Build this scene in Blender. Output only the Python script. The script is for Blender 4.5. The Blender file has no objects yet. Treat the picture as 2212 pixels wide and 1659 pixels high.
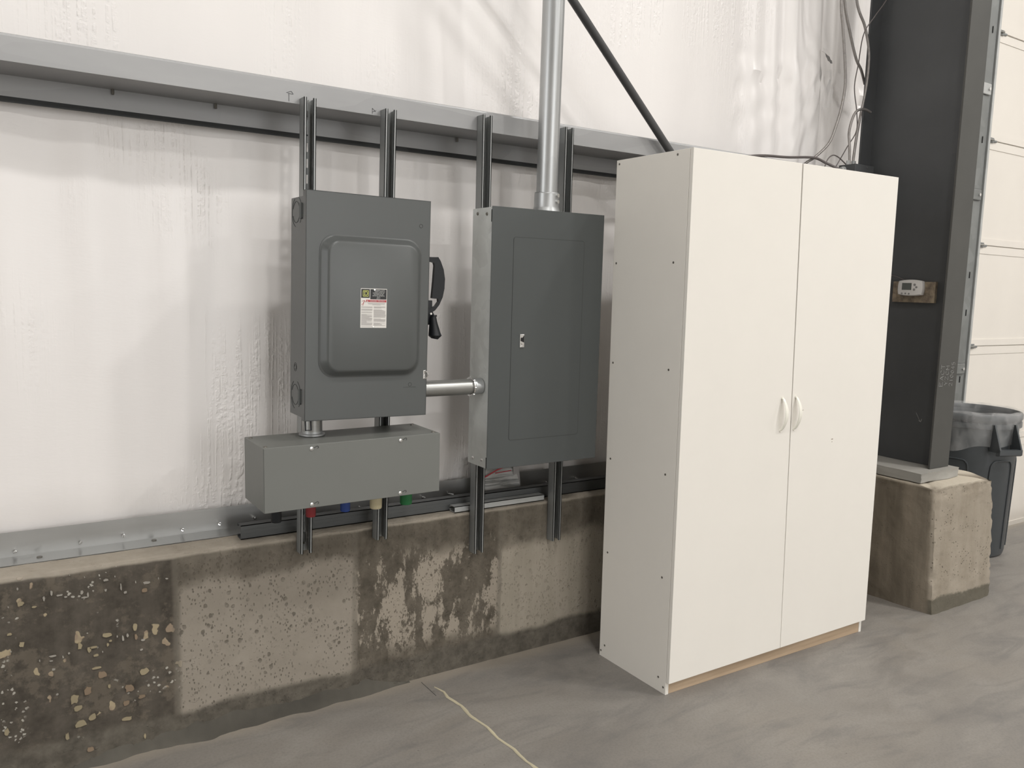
import bpy, bmesh, math, random
from math import sin, cos, pi, radians
from mathutils import Vector, Matrix, noise
random.seed(7)
S = bpy.context.scene
COL = S.collection

# ------------------------------------------------------------------ materials
def nd(nt, t, **kw):
    n = nt.nodes.new(t)
    for k, v in kw.items():
        if k in n.inputs.keys() if hasattr(n.inputs, 'keys') else False:
            n.inputs[k].default_value = v
        else:
            setattr(n, k, v)
    return n

class M:
    """small node-material builder"""
    def __init__(s, name, color=(.5, .5, .5), rough=.6, metal=0.0, spec=.5):
        s.m = bpy.data.materials.new(name); s.m.use_nodes = True
        s.nt = s.m.node_tree; s.b = s.nt.nodes['Principled BSDF']
        s.b.inputs['Base Color'].default_value = (*color, 1)
        s.b.inputs['Roughness'].default_value = rough
        s.b.inputs['Metallic'].default_value = metal
        s.b.inputs['Specular IOR Level'].default_value = spec
        s.tc = s.nt.nodes.new('ShaderNodeTexCoord')
        s.col = None; s.base = color
    def L(s, a, b): s.nt.links.new(a, b)
    def coords(s, scale=(1, 1, 1), loc=(0, 0, 0)):
        mp = s.nt.nodes.new('ShaderNodeMapping')
        mp.inputs['Scale'].default_value = scale; mp.inputs['Location'].default_value = loc
        s.L(s.tc.outputs['Object'], mp.inputs['Vector']); return mp.outputs[0]
    def noise(s, scale=5, detail=4, rough=.55, stretch=(1, 1, 1), loc=(0, 0, 0), dist=0):
        n = s.nt.nodes.new('ShaderNodeTexNoise')
        n.inputs['Scale'].default_value = scale; n.inputs['Detail'].default_value = detail
        n.inputs['Roughness'].default_value = rough; n.inputs['Distortion'].default_value = dist
        s.L(s.coords(stretch, loc), n.inputs['Vector']); return n.outputs['Fac']
    def voro(s, scale=10, stretch=(1, 1, 1), loc=(0, 0, 0), feature='F1', rnd=1.0, warp=0, out='Distance'):
        n = s.nt.nodes.new('ShaderNodeTexVoronoi'); n.feature = feature
        n.inputs['Scale'].default_value = scale; n.inputs['Randomness'].default_value = rnd
        c = s.coords(stretch, loc)
        if warp:
            w = s.nt.nodes.new('ShaderNodeTexNoise'); w.inputs['Scale'].default_value = scale*1.6
            s.L(c, w.inputs['Vector'])
            ma = s.nt.nodes.new('ShaderNodeVectorMath'); ma.operation = 'MULTIPLY_ADD'
            ma.inputs[1].default_value = (warp*.7/scale, warp*.3/scale, warp*.7/scale)
            s.L(w.outputs['Color'], ma.inputs[0]); s.L(c, ma.inputs[2]); c = ma.outputs[0]
        s.L(c, n.inputs['Vector']); return n.outputs[out]
    def ramp(s, fac, stops, interp='LINEAR'):
        r = s.nt.nodes.new('ShaderNodeValToRGB'); e = r.color_ramp.elements; r.color_ramp.interpolation = interp
        while len(e) > 1: e.remove(e[-1])
        for i, (p, c) in enumerate(stops):
            if isinstance(c, (int, float)): c = (c, c, c)
            if i == 0: e[0].position = p; e[0].color = (*c, 1)
            else:
                q = e.new(p); q.color = (*c, 1)
        s.L(fac, r.inputs[0]); return r.outputs[0]
    def mix(s, fac, a, b, mode='MIX'):
        n = s.nt.nodes.new('ShaderNodeMix'); n.data_type = 'RGBA'; n.blend_type = mode
        for sock, v in ((n.inputs[0], fac), (n.inputs[6], a), (n.inputs[7], b)):
            if isinstance(v, (int, float)): sock.default_value = v if sock.type == 'VALUE' else (v, v, v, 1)
            elif isinstance(v, tuple): sock.default_value = (*v, 1)
            else: s.L(v, sock)
        return n.outputs[2]
    def math(s, op, a, b=0.0, clamp=False):
        n = s.nt.nodes.new('ShaderNodeMath'); n.operation = op; n.use_clamp = clamp
        for sock, v in ((n.inputs[0], a), (n.inputs[1], b)):
            if isinstance(v, (int, float)): sock.default_value = v
            else: s.L(v, sock)
        return n.outputs[0]
    def axis(s, i):
        n = s.nt.nodes.new('ShaderNodeSeparateXYZ'); s.L(s.tc.outputs['Object'], n.inputs[0]); return n.outputs[i]
    def step(s, v, a, b):
        n = s.nt.nodes.new('ShaderNodeMapRange'); n.interpolation_type = 'SMOOTHSTEP'
        s.L(v, n.inputs[0]); n.inputs[1].default_value = a; n.inputs[2].default_value = b; return n.outputs[0]
    def color(s, c): s.L(c, s.b.inputs['Base Color']); return s
    def rough(s, v): s.L(v, s.b.inputs['Roughness']); return s
    def bump(s, h, strength=.3, dist=.005):
        n = s.nt.nodes.new('ShaderNodeBump'); n.inputs['Strength'].default_value = strength
        n.inputs['Distance'].default_value = dist; s.L(h, n.inputs['Height'])
        s.L(n.outputs[0], s.b.inputs['Normal']); return s

def sc(c, k): return tuple(min(1, x*k) for x in c)
def painted(name, c, rough=.45, var=.06, spec=.5, metal=0, bump=.03):
    m = M(name, c, rough, metal, spec)
    f = m.noise(3.0, 5)
    m.color(m.ramp(f, [(.3, sc(c, 1-var)), (.7, sc(c, 1+var))]))
    if bump: m.bump(m.noise(260, 2), bump, .001)
    return m.m
def galv(name, c, rough=.38, metal=.75, var=.16, scale=22, stretch=(1, 1, 1)):
    m = M(name, c, rough, metal)
    f = m.voro(scale, stretch, out='Color', warp=.3); g = m.noise(6, 4, stretch=stretch)
    a = m.ramp(f, [(0, sc(c, 1-var)), (1, sc(c, 1+var*.6))]); b = m.ramp(g, [(.3, .8), (.7, 1.0)])
    m.color(m.mix(1.0, a, b, 'MULTIPLY'))
    m.rough(m.ramp(g, [(.3, rough-.06), (.7, rough+.1)])); m.bump(m.noise(60, 3), .05, .001)
    return m.m

def vinyl():
    m = M('insulation_vinyl', (.80, .765, .745), .36, spec=.5)
    f = m.noise(1.2, 4, stretch=(1, 1, .4))
    m.color(m.ramp(f, [(.3, (.765, .735, .715)), (.7, (.83, .80, .775))]))
    big = m.noise(4.0, 3, stretch=(1, 1, .14))
    st = m.noise(46, 2, .5, stretch=(1, 1, .035))
    st = m.ramp(m.math('ABSOLUTE', m.math('SUBTRACT', st, .5)), [(0, 1), (.07, .25), (.16, 0)])
    bead = m.ramp(m.noise(60, 2, .5, stretch=(1, 1, 1.1)), [(.35, 0), (.65, 1)])
    mask = m.step(m.noise(2.1, 2, stretch=(1, 1, .8), loc=(3, 0, 1)), .46, .72)
    h = m.math('MULTIPLY', m.math('MULTIPLY', st, bead), mask)
    h2 = m.math('ADD', m.math('MULTIPLY', h, .34), m.math('MULTIPLY', big, 1.0))
    h3 = m.math('ADD', h2, m.math('MULTIPLY', m.noise(150, 2, stretch=(.25, 1, 1)), .03))
    m.b.inputs['Roughness'].default_value = .33
    m.bump(h3, .7, .010)
    return m.m

def concrete_stem():
    dark = (.105, .088, .066); mid = (.195, .167, .130); light = (.33, .29, .235)
    m = M('stem_concrete', mid, .85, spec=.25)
    X, Y, Z = m.axis(0), m.axis(1), m.axis(2)
    n1 = m.noise(7, 8, .65); n2 = m.noise(26, 6, .6); st = m.noise(12, 5, .6, stretch=(1, 1, .14))
    wob = m.math('MULTIPLY', m.math('SUBTRACT', m.noise(5, 5), .5), .14)
    Xw = m.math('ADD', X, m.math('MULTIPLY', wob, .05)); Zw = m.math('ADD', Z, wob)
    # clean pitted concrete
    clean = m.mix(m.ramp(n1, [(.3, 0), (.75, 1)]), (.30, .262, .212), (.375, .33, .272))
    p1 = m.ramp(m.voro(34, (1, 1, .8), warp=.5), [(.0, 1), (.19, 1), (.25, 0)])
    p1 = m.math('MULTIPLY', p1, m.step(m.noise(9, 2, loc=(5, 1, 2)), .40, .48))
    p2 = m.ramp(m.voro(88, (1.2, 1, .7), warp=.6), [(.0, 1), (.22, 1), (.29, 0)])
    p2 = m.math('MULTIPLY', p2, m.step(m.noise(16, 2, loc=(2, 4, 2)), .36, .50))
    pit = m.math('MAXIMUM', p1, p2)
    pit = m.math('MULTIPLY', pit, m.ramp(m.noise(40, 3, loc=(6, 6, 1)), [(.38, .25), (.6, .85)]))
    clean_p = m.mix(pit, clean, (.135, .117, .092))
    # damp dark film
    damp = m.mix(m.ramp(n2, [(.3, 0), (.7, 1)]), (.085, .072, .054), (.165, .140, .108))
    damp = m.mix(m.ramp(st, [(.45, 0), (.7, .45)]), damp, (.22, .19, .15))
    # region A, left: damp, with pale flakes and peeled chips
    fl = m.ramp(m.voro(19, (1, 1, .85), warp=1.2), [(0, 1), (.22, 1), (.25, 0)], 'LINEAR')
    fl = m.math('MULTIPLY', fl, m.step(m.noise(6.5, 3, loc=(1, 7, 3)), .56, .58))
    sm = m.ramp(m.voro(60, warp=1.2), [(0, 1), (.22, 1), (.28, 0)])
    sm = m.math('MULTIPLY', sm, m.step(m.noise(8, 3, loc=(8, 2, 3)), .55, .59))
    blot = m.ramp(m.noise(16, 5, .7, loc=(4, 4, 4)), [(.52, 0), (.6, .8)])
    A = m.mix(m.math('MULTIPLY', blot, .8), m.mix(1.0, damp, (.70, .70, .72), 'MULTIPLY'), (.17, .142, .108))
    chip = m.mix(m.ramp(m.noise(20, 2, loc=(9, 1, 0)), [(.45, 0), (.55, 1)]), (.44, .36, .235), (.34, .26, .185))
    A = m.mix(fl, A, chip); A = m.mix(sm, A, (.46, .43, .37))
    # region C: damp with vertical cream islands
    isl = m.noise(11, 9, .74, stretch=(1, 1, .45), loc=(2.3, 0, .4), dist=.15)
    islm = m.ramp(isl, [(.505, 0), (.53, 1)])
    zc = m.math('MULTIPLY', m.step(Zw, .55, .46), m.step(Zw, .10, .17))
    C = m.mix(m.math('MULTIPLY', islm, zc), damp, m.mix(p2, (.375, .325, .26), (.19, .16, .125)))
    # D and B: clean, with dark top band
    top = m.step(Zw, .50, .56)
    B = m.mix(m.math('MULTIPLY', m.step(Zw, .49, .53), .80), clean_p, damp)
    D = m.mix(m.math('MULTIPLY', m.step(Zw, .44, .50), .85), m.mix(m.math('MULTIPLY', pit, .45), m.mix(m.ramp(st, [(.35, 0), (.7, 1)]), (.35, .31, .245), (.45, .395, .32)), (.15, .13, .10)), damp)
    c = m.mix(m.step(Xw, -1.62, -1.59), A, B)
    c = m.mix(m.step(Xw, -1.02, -.985), c, C)
    c = m.mix(m.step(Xw, -.40, -.365), c, D)
    # form seams
    for x in (-1.612, -1.003, -.385):
        d = m.math('ABSOLUTE', m.math('SUBTRACT', Xw, x))
        c = m.mix(m.math('MULTIPLY', m.step(d, .016, .004), .55), c, (.20, .175, .14))
    # mortar smear at the foot
    foot = m.step(m.math('ADD', Z, m.math('MULTIPLY', wob, .45)), .115, .085)
    mort = m.mix(m.ramp(n2, [(.35, 0), (.7, 1)]), (.095, .083, .066), (.17, .15, .12))
    c = m.mix(foot, c, mort)
    # dusty top ledge
    tl = m.step(m.math('ADD', Z, m.math('MULTIPLY', wob, .12)), .612, .622)
    ny = m.step(Y, .596, .606)
    c = m.mix(m.math('MAXIMUM', ny, m.math('MULTIPLY', tl, .85)), c, m.mix(m.ramp(n2, [(.3, 0), (.7, 1)]), (.40, .35, .28), (.47, .415, .34)))
    m.color(m.mix(1.0, c, (.78, .79, .80), 'MULTIPLY'))
    h = m.math('SUBTRACT', m.math('ADD', m.math('MULTIPLY', n2, .5), m.math('MULTIPLY', fl, .35)), m.math('MULTIPLY', pit, m.math('MULTIPLY', m.step(Xw, -1.62, -1.59), .6)))
    h = m.math('ADD', h, m.math('MULTIPLY', sm, .3))
    m.bump(h, .6, .006)
    return m.m

def concrete_pedestal():
    m = M('pedestal_concrete', (.3, .27, .22), .85, spec=.25)
    X, Y, Z = m.axis(0), m.axis(1), m.axis(2)
    n1 = m.noise(6, 8, .65); n2 = m.noise(24, 6, .6); st = m.noise(11, 5, .6, stretch=(1, 1, .12))
    p2 = m.ramp(m.voro(60, warp=.6), [(.0, 1), (.16, 1), (.22, 0)])
    p2 = m.math('MULTIPLY', p2, m.step(m.noise(13, 2, loc=(2, 4, 2)), .46, .56))
    lt = m.mix(m.ramp(st, [(.35, 0), (.7, 1)]), (.33, .285, .225), (.41, .36, .295))
    lt = m.mix(m.ramp(n1, [(.55, 0), (.75, .5)]), lt, (.27, .225, .17))
    lt = m.mix(p2, lt, (.16, .135, .105))
    w = m.math('MULTIPLY', m.math('SUBTRACT', n1, .5), .10)
    foot = m.step(m.math('ADD', Z, w), .085, .065)
    lt = m.mix(foot, lt, (.15, .135, .105))
    dk = m.mix(m.ramp(st, [(.4, 0), (.75, 1)]), (.150, .128, .098), (.26, .222, .172))  # darker tone for the side faces, their shade put into the colour
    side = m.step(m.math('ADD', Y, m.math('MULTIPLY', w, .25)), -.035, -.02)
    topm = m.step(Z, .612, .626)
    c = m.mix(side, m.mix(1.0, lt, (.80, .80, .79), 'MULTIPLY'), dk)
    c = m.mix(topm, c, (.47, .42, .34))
    m.color(c); m.bump(m.math('SUBTRACT', n2, m.math('MULTIPLY', p2, .6)), .6, .006)
    return m.m

def concrete_floor():
    m = M('floor_concrete', (.4, .38, .34), .55, spec=.4); KF = .74
    n1 = m.noise(1.1, 6, .55, dist=.4); n2 = m.noise(3.2, 8, .6, stretch=(1, 1.6, 1), dist=.6); n3 = m.noise(30, 6, .65)
    tr = m.noise(5, 6, .6, stretch=(.5, 1.8, 1), dist=1.2)
    a = m.mix(m.ramp(n1, [(.35, 0), (.65, 1)]), (.225, .213, .197), (.335, .305, .262))
    a = m.mix(m.ramp(n2, [(.42, 0), (.62, .75)]), a, (.365, .34, .30))
    a = m.mix(m.ramp(tr, [(.5, 0), (.68, .55)]), a, (.19, .182, .172))
    a = m.mix(m.ramp(n3, [(.35, .0), (.7, .40)]), a, (.31, .285, .25))
    n4 = m.noise(110, 4, .7); a = m.mix(m.ramp(n4, [(.40, .22), (.55, .0)]), a, (.17, .16, .145))
    sp = m.ramp(m.voro(9, warp=.4), [(0, 1), (.018, 1), (.03, 0)])
    a = m.mix(m.math('MULTIPLY', sp, .7), a, (.12, .10, .085))
    # dust along the stem wall
    Y = m.axis(1); w = m.math('MULTIPLY', m.math('SUBTRACT', n2, .5), .12)
    d = m.step(m.math('ADD', Y, w), .50, .585)
    a = m.mix(m.math('MULTIPLY', d, .75), a, (.42, .365, .29))
    m.color(m.mix(1.0, a, (KF, KF, KF*1.02), 'MULTIPLY')); m.rough(m.ramp(n2, [(.3, .42), (.7, .62)])); m.bump(m.noise(14, 8, .7), .16, .004)
    return m.m

def wood():
    m = M('bare_wood', (.42, .31, .2), .7)
    g = m.noise(3, 4, stretch=(1, 9, 14), dist=1.5); g2 = m.noise(30, 4, stretch=(.08, 1, 1))
    c = m.mix(m.ramp(g2, [(.35, 0), (.7, 1)]), (.36, .265, .175), (.46, .345, .235))
    k = m.ramp(m.voro(5, (1, 1, 3)), [(0, 1), (.05, .8), (.09, 0)])
    m.color(m.mix(k, c, (.22, .15, .10))); return m.m
def osb():
    m = M('stained_board', (.3, .25, .18), .8)
    g = m.noise(22, 5, .7)
    m.color(m.ramp(g, [(.35, (.12, .092, .068)), (.5, (.22, .175, .125)), (.68, (.33, .275, .19))])); return m.m
def laminate():
    c = (.74, .71, .655); m = M('white_laminate', c, .42, spec=.4)
    s = m.noise(4, 6, .7); k = m.ramp(m.noise(7, 6, .75, loc=(3, 3, 3)), [(.70, 0), (.78, .30)])
    b = m.ramp(s, [(.3, sc(c, .985)), (.7, sc(c, 1.01))])
    m.color(m.mix(k, b, (.66, .57, .44))); return m.m
def plaid(name, c, rough=.6): return M(name, c, rough).m
def film():
    m = M('bin_liner_film', (.75, .75, .74), .22, spec=.6)
    nt = m.nt; tr = nt.nodes.new('ShaderNodeBsdfTransparent'); mx = nt.nodes.new('ShaderNodeMixShader')
    f = m.ramp(m.noise(9, 5, .6, stretch=(1, 1, .5), dist=.8), [(.35, .06), (.75, .34)])
    m.L(f, mx.inputs[0]); m.L(tr.outputs[0], mx.inputs[1]); m.L(m.b.outputs[0], mx.inputs[2])
    m.L(mx.outputs[0], nt.nodes['Material Output'].inputs[0]); m.bump(m.noise(14, 4, dist=1), .5, .01)
    return m.m
def paper():
    m = M('printed_paper', (.5, .5, .48), .35)
    l = m.noise(14, 3, .6, stretch=(.22, 1, 5), dist=.8)
    g = m.mix(m.ramp(l, [(.47, 0), (.56, 1)]), (.42, .42, .40), (.80, .79, .76))
    m.color(g); m.bump(l, .4, .004); return m.m

MT = dict(
    vinyl=vinyl(), stem=concrete_stem(), ped=concrete_pedestal(), floor=concrete_floor(), wood=wood(), osb=osb(), lam=laminate(),
    film=film(), paper=paper(),
    grey=painted('switch_grey_enamel', (.076, .081, .079), .36, .03, .5),
    trim=painted('panel_grey_enamel', (.060, .066, .065), .45, .03, .45),
    gutter=painted('wireway_grey_enamel', (.150, .154, .142), .45, .03, .45),
    column=painted('column_grey_primer', (.060, .062, .064), .5, .10, .4),
    colface=painted('column_flange_primer', (.066, .065, .060), .58, .10, .3),
    rod=painted('dark_steel', (.045, .045, .045), .45, .15, .4),
    galv=galv('galvanised_girt', (.36, .36, .36), .42, .2, .10, 9, (.25, 1, 1)),
    sill=galv('galvanised_sill', (.44, .44, .43), .33, .75, .06, 6, (.15, 1, 1)),
    strut=galv('galvanised_strut', (.33, .34, .335), .42, .6, .10, 18, (1, 1, .1)),
    dstrut=galv('weathered_strut_shaded_lip', (.115, .12, .12), .5, .5, .15, 18, (.1, 1, 1)),
    lstrut=galv('pale_strut', (.50, .51, .50), .45, .35, .05, 18, (.1, 1, 1)),
    box=galv('galvanised_box', (.68, .70, .68), .5, .15, .10, 30),
    emt=galv('conduit_steel', (.47, .48, .48), .34, .70, .08, 10, (1, 1, .2)),
    nip=galv('nipple_steel', (.36, .36, .345), .32, .75, .08, 10),
    jamb=galv('track_steel', (.24, .25, .245), .5, .4, .12, 14),
    flake_w=painted('flake_white', (.30, .28, .245), .9, .15, .2), flake_y=painted('flake_yellow', (.29, .245, .160), .9, .15, .2), flake_b=painted('flake_brown', (.22, .165, .115), .9, .15, .2),
    chrome=M('bright_zinc', (.75, .75, .74), .18, 1.0).m,
    black=painted('black_plastic', (.0085, .010, .012), .45, .1, .35),
    hole=M('dark_gap', (.012, .012, .012), .9).m,
    line=M('scribed_line', (.035, .037, .036), .8).m,
    dscrew=painted('dull_screw', (.16, .15, .13), .45, .1, .5, .6),
    handle=painted('handle_white', (.78, .76, .68), .3, .02),
    door=painted('door_white', (.72, .68, .62), .45, .02),
    groove=M('door_seam', (.42, .39, .35), .8).m,
    grout=painted('grout_grey', (.29, .28, .255), .85, .15, .2, 0, .4),
    seal=painted('joint_sealant', (.50, .45, .32), .6, .12, .3),
    mortar=painted('mortar_grey', (.080, .074, .062), .9, .35, .2, 0, .6),
    bin=painted('bin_grey_plastic', (.052, .058, .062), .42, .06, .5),
    therm=painted('thermostat_white', (.60, .58, .56), .4, .02),
    lcd=M('lcd_grey', (.085, .09, .082), .25).m,
    btn=M('button_grey', (.22, .215, .21), .5).m,
    mc=galv('armoured_cable', (.30, .28, .265), .4, .6, .15, 60),
    wire=painted('thin_cable', (.115, .10, .095), .5, .1),
    lab_w=M('label_white', (.66, .64, .60), .5).m, lab_k=M('label_black', (.008, .008, .008), .4).m,
    lab_y=M('label_yellow', (.55, .56, .16), .5).m, lab_r=M('label_red', (.42, .05, .06), .5).m,
    lab_g=M('label_text_grey', (.36, .34, .33), .6).m, lab_t=M('label_text_white', (.55, .55, .53), .6).m,
    red=painted('red_plastic', (.22, .018, .022), .45, .05), blue=painted('blue_plastic', (.015, .045, .20), .45, .05),
    beige=painted('beige_plastic', (.48, .42, .27), .5, .05), green=painted('green_plastic', (.012, .14, .04), .45, .05),
    chalk=M('chalk_mark', (.26, .26, .25), .9).m, ink=M('ink_mark', (.06, .06, .065), .7).m,
    ceil=painted('white_lining', (.74, .72, .69), .7, .03, .3),
)

# ------------------------------------------------------------------ mesh helpers
def box(bm, a, b, bev=0, seg=2):
    vs = [bm.verts.new((x, y, z)) for x in (a[0], b[0]) for y in (a[1], b[1]) for z in (a[2], b[2])]
    F = [(0, 1, 3, 2), (4, 6, 7, 5), (0, 4, 5, 1), (2, 3, 7, 6), (0, 2, 6, 4), (1, 5, 7, 3)]
    fs = [bm.faces.new([vs[i] for i in f]) for f in F]
    if bev:
        es = list({e for f in fs for e in f.edges})
        bmesh.ops.bevel(bm, geom=es, offset=bev, segments=seg, profile=.5, affect='EDGES')
    return vs
def prism(bm, poly, axis, a, b):
    """extrude a 2D polygon; axis x: (y,z)  y: (x,z)  z: (x,y)"""
    def P(u, v, w):
        return {'x': (w, u, v), 'y': (u, w, v), 'z': (u, v, w)}[axis]
    A = [bm.verts.new(P(u, v, a)) for u, v in poly]; B = [bm.verts.new(P(u, v, b)) for u, v in poly]
    n = len(poly)
    fs = [bm.faces.new(A), bm.faces.new(B[::-1])]
    for i in range(n): fs.append(bm.faces.new([A[i], B[i], B[(i+1) % n], A[(i+1) % n]]))
    return fs
def offset_path(pts, t):
    """closed polygon of thickness t on the left of an open polyline"""
    out = []
    n = len(pts)
    for i in range(n):
        p = Vector(pts[i])
        d0 = (p-Vector(pts[i-1])).normalized() if i else None
        d1 = (Vector(pts[i+1])-p).normalized() if i < n-1 else None
        if d0 is None: nn = Vector((-d1.y, d1.x))*t
        elif d1 is None: nn = Vector((-d0.y, d0.x))*t
        else:
            a = Vector((-d0.y, d0.x)); b = Vector((-d1.y, d1.x)); s_ = (a+b); s_.normalize()
            nn = s_*(t/max(.3, s_.dot(a)))
        out.append(tuple(p+nn))
    return list(pts)+out[::-1]
def sheet(bm, pts, t, axis, a, b):
    """thin bent sheet: quads strip prism from an open polyline"""
    poly = offset_path(pts, t); n = len(pts)
    def P(u, v, w): return {'x': (w, u, v), 'y': (u, w, v), 'z': (u, v, w)}[axis]
    A = [bm.verts.new(P(u, v, a)) for u, v in poly]; B = [bm.verts.new(P(u, v, b)) for u, v in poly]
    N = len(poly)
    for i in range(N): bm.faces.new([A[i], B[i], B[(i+1) % N], A[(i+1) % N]])
    for i in range(n-1):
        j, k = N-1-i, N-2-i
        bm.faces.new([A[i], A[i+1], A[k], A[j]]); bm.faces.new([B[i+1], B[i], B[j], B[k]])
def ring_frame(p, d):
    d = d.normalized(); up = Vector((0, 0, 1)) if abs(d.z) < .9 else Vector((1, 0, 0))
    u = d.cross(up).normalized(); return u, u.cross(d).normalized()
def tube(bm, pts, r, seg=12, cap=True, ribs=None):
    pts = [Vector(p) for p in pts]; rings = []; u = None
    for i, p in enumerate(pts):
        d = (pts[min(i+1, len(pts)-1)]-pts[max(i-1, 0)]).normalized()
        if u is None: u, v = ring_frame(p, d)
        else:
            u = (u-d*u.dot(d)).normalized(); v = d.cross(u)*-1
        rr = r[i] if isinstance(r, (list, tuple)) else r
        if ribs: rr *= 1+ribs*(i % 2)
        rings.append([bm.verts.new(p+(u*cos(2*pi*k/seg)+v*sin(2*pi*k/seg))*rr) for k in range(seg)])
    for a, b in zip(rings, rings[1:]):
        for k in range(seg): bm.faces.new([a[k], a[(k+1) % seg], b[(k+1) % seg], b[k]])
    if cap: bm.faces.new(rings[0][::-1]); bm.faces.new(rings[-1])
def smooth_path(pts, n=12):
    P = [Vector(p) for p in pts]; out = []
    for i in range(len(P)-1):
        a, b, c, d = P[max(i-1, 0)], P[i], P[i+1], P[min(i+2, len(P)-1)]
        for k in range(n):
            t = k/n
            out.append(.5*((2*b)+(c-a)*t+(2*a-5*b+4*c-d)*t*t+(3*b-a-3*c+d)*t**3))
    out.append(P[-1]); return out
def lathe(bm, prof, c=(0, 0, 0), axis='z', seg=32, wob=None, close=False):
    """prof: (radius, height)"""
    rings = []
    for i, (r, h) in enumerate(prof):
        rg = []
        for k in range(seg):
            a = 2*pi*k/seg; rr, hh = (r, h) if not wob else wob(i, a, r, h)
            x, y = rr*cos(a), rr*sin(a)
            q = {'z': (x, y, hh), 'y': (x, hh, y), 'x': (hh, x, y)}[axis]
            rg.append(bm.verts.new((c[0]+q[0], c[1]+q[1], c[2]+q[2])))
        rings.append(rg)
    for a, b in zip(rings, rings[1:]):
        for k in range(seg): bm.faces.new([a[k], a[(k+1) % seg], b[(k+1) % seg], b[k]])
    if close: bm.faces.new(rings[0][::-1]); bm.faces.new(rings[-1])
    return rings
def cyl(bm, c, r, h, axis='z', seg=24, bev=0):
    pr = [(r, 0), (r, h)] if not bev else [(r-bev, 0), (r, bev if h > 0 else -bev), (r, h-bev if h > 0 else h+bev), (r-bev, h)]
    lathe(bm, pr, c, axis, seg, close=True)
def bmn(): return bmesh.new()
def obj(name, bm, m, parent=None, smooth=False, ang=35):
    bmesh.ops.recalc_face_normals(bm, faces=bm.faces[:])
    me = bpy.data.meshes.new(name); bm.to_mesh(me); bm.free()
    me.materials.append(MT[m] if isinstance(m, str) else m)
    if smooth:
        for p in me.polygons: p.use_smooth = True
        try: me.set_sharp_from_angle(angle=radians(ang))
        except Exception: pass
    o = bpy.data.objects.new(name, me); COL.objects.link(o)
    if parent is not None: o.parent = parent
    return o
def thing(name, label, cat, loc=(0, 0, 0), rot=(0, 0, 0), group=None):
    o = bpy.data.objects.new(name, None); o.empty_display_size = .05; COL.objects.link(o)
    o.location = loc; o.rotation_euler = rot; o['label'] = label; o['category'] = cat
    if group: o['group'] = group
    return o
def tag(o, label, cat, group=None):
    o['label'] = label; o['category'] = cat
    if group: o['group'] = group
    return o
def struct(name, bm, m, smooth=False):
    o = obj(name, bm, m, None, smooth); o['kind'] = 'structure'; return o
def plabel(o, t): o['label'] = t; return o
def B(a, b, bev=0): bm = bmn(); box(bm, a, b, bev); return bm
def T(pts, r, seg=12, **k): bm = bmn(); tube(bm, pts, r, seg, **k); return bm
def fbm(x, y, z, sc_=1.0, o=4): return noise.fractal(Vector((x*sc_, y*sc_, z*sc_)), 1.0, 2.0, o)

def text_mesh(name, body, size, m, parent, loc, rot, ext=.0002, align='LEFT', sx=1.0):
    cu = bpy.data.curves.new(name, 'FONT'); cu.body = body; cu.size = size; cu.extrude = ext; cu.align_x = align
    cu.resolution_u = 2
    t = bpy.data.objects.new(name+'_tmp', cu); COL.objects.link(t)
    bpy.context.view_layer.update()
    me = bpy.data.meshes.new_from_object(t.evaluated_get(bpy.context.evaluated_depsgraph_get()))
    bpy.data.objects.remove(t)
    me.name = name; me.materials.clear(); me.materials.append(MT[m])
    o = bpy.data.objects.new(name, me); COL.objects.link(o); o.parent = parent
    o.location = loc; o.rotation_euler = rot; o.scale = (sx, 1, 1)
    return o

# ------------------------------------------------------------------ camera
cam_d = bpy.data.cameras.new('camera'); cam = bpy.data.objects.new('camera', cam_d); COL.objects.link(cam)
F, YAW, PIT, ROL = 1784.77, .5828, -.1194, .0299
cam_d.sensor_width = 36; cam_d.lens = 36*F/2212; cam_d.clip_start = .05
fw = Vector((sin(YAW)*cos(PIT), cos(YAW)*cos(PIT), sin(PIT))); r0 = Vector((cos(YAW), -sin(YAW), 0)); u0 = r0.cross(fw)
rr = cos(ROL)*r0+sin(ROL)*u0; uu = -sin(ROL)*r0+cos(ROL)*u0
cam.matrix_world = Matrix(((rr.x, uu.x, -fw.x, -2.1274), (rr.y, uu.y, -fw.y, -2.1033), (rr.z, uu.z, -fw.z, 1.5113), (0, 0, 0, 1)))
S.camera = cam

YW = .5934   # front plane of stem wall, girt and column outer flange
ZL = .628    # top of the stem wall

# ------------------------------------------------------------------ setting
def floor_mesh():
    bm = bmn()
    # slab with a lower apron in front of the overhead door
    pts = [(-9, -12), (9, -12), (9, .57), (3.4, .57), (3.4, .86), (-9, .86)]
    vs = [bm.verts.new((x, y, 0)) for x, y in pts]; bm.faces.new(vs)
    lo = [bm.verts.new(p) for p in [(9, .57, -.15), (3.4, .57, -.15), (3.4, 1.3, -.15), (9, 1.3, -.15)]]
    bm.faces.new(lo); bm.faces.new([vs[2], vs[3], lo[1], lo[0]]); 
    a = bm.verts.new((3.4, .86, 0)); bm.faces.new([vs[3], vs[4], lo[2], lo[1]])
    bm.verts.remove(a)
    base = [bm.verts.new((x, y, -.3)) for x, y in [(-9, -12), (9, -12), (9, 1.3), (-9, 1.3)]]; bm.faces.new(base)
    return bm
floor = struct('floor', floor_mesh(), 'floor')
bm = bmn()   # raised bead of joint sealant running out of the wall
path = [(-.72, .50), (-.705, .45), (-.712, .41), (-.70, .33), (-.706, .25), (-.695, .16), (-.699, .08), (-.69, 0), (-.694, -.08), (-.686, -.16), (-.69, -.5), (-.68, -1.2), (-.685, -2.6)]
pp = []
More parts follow.
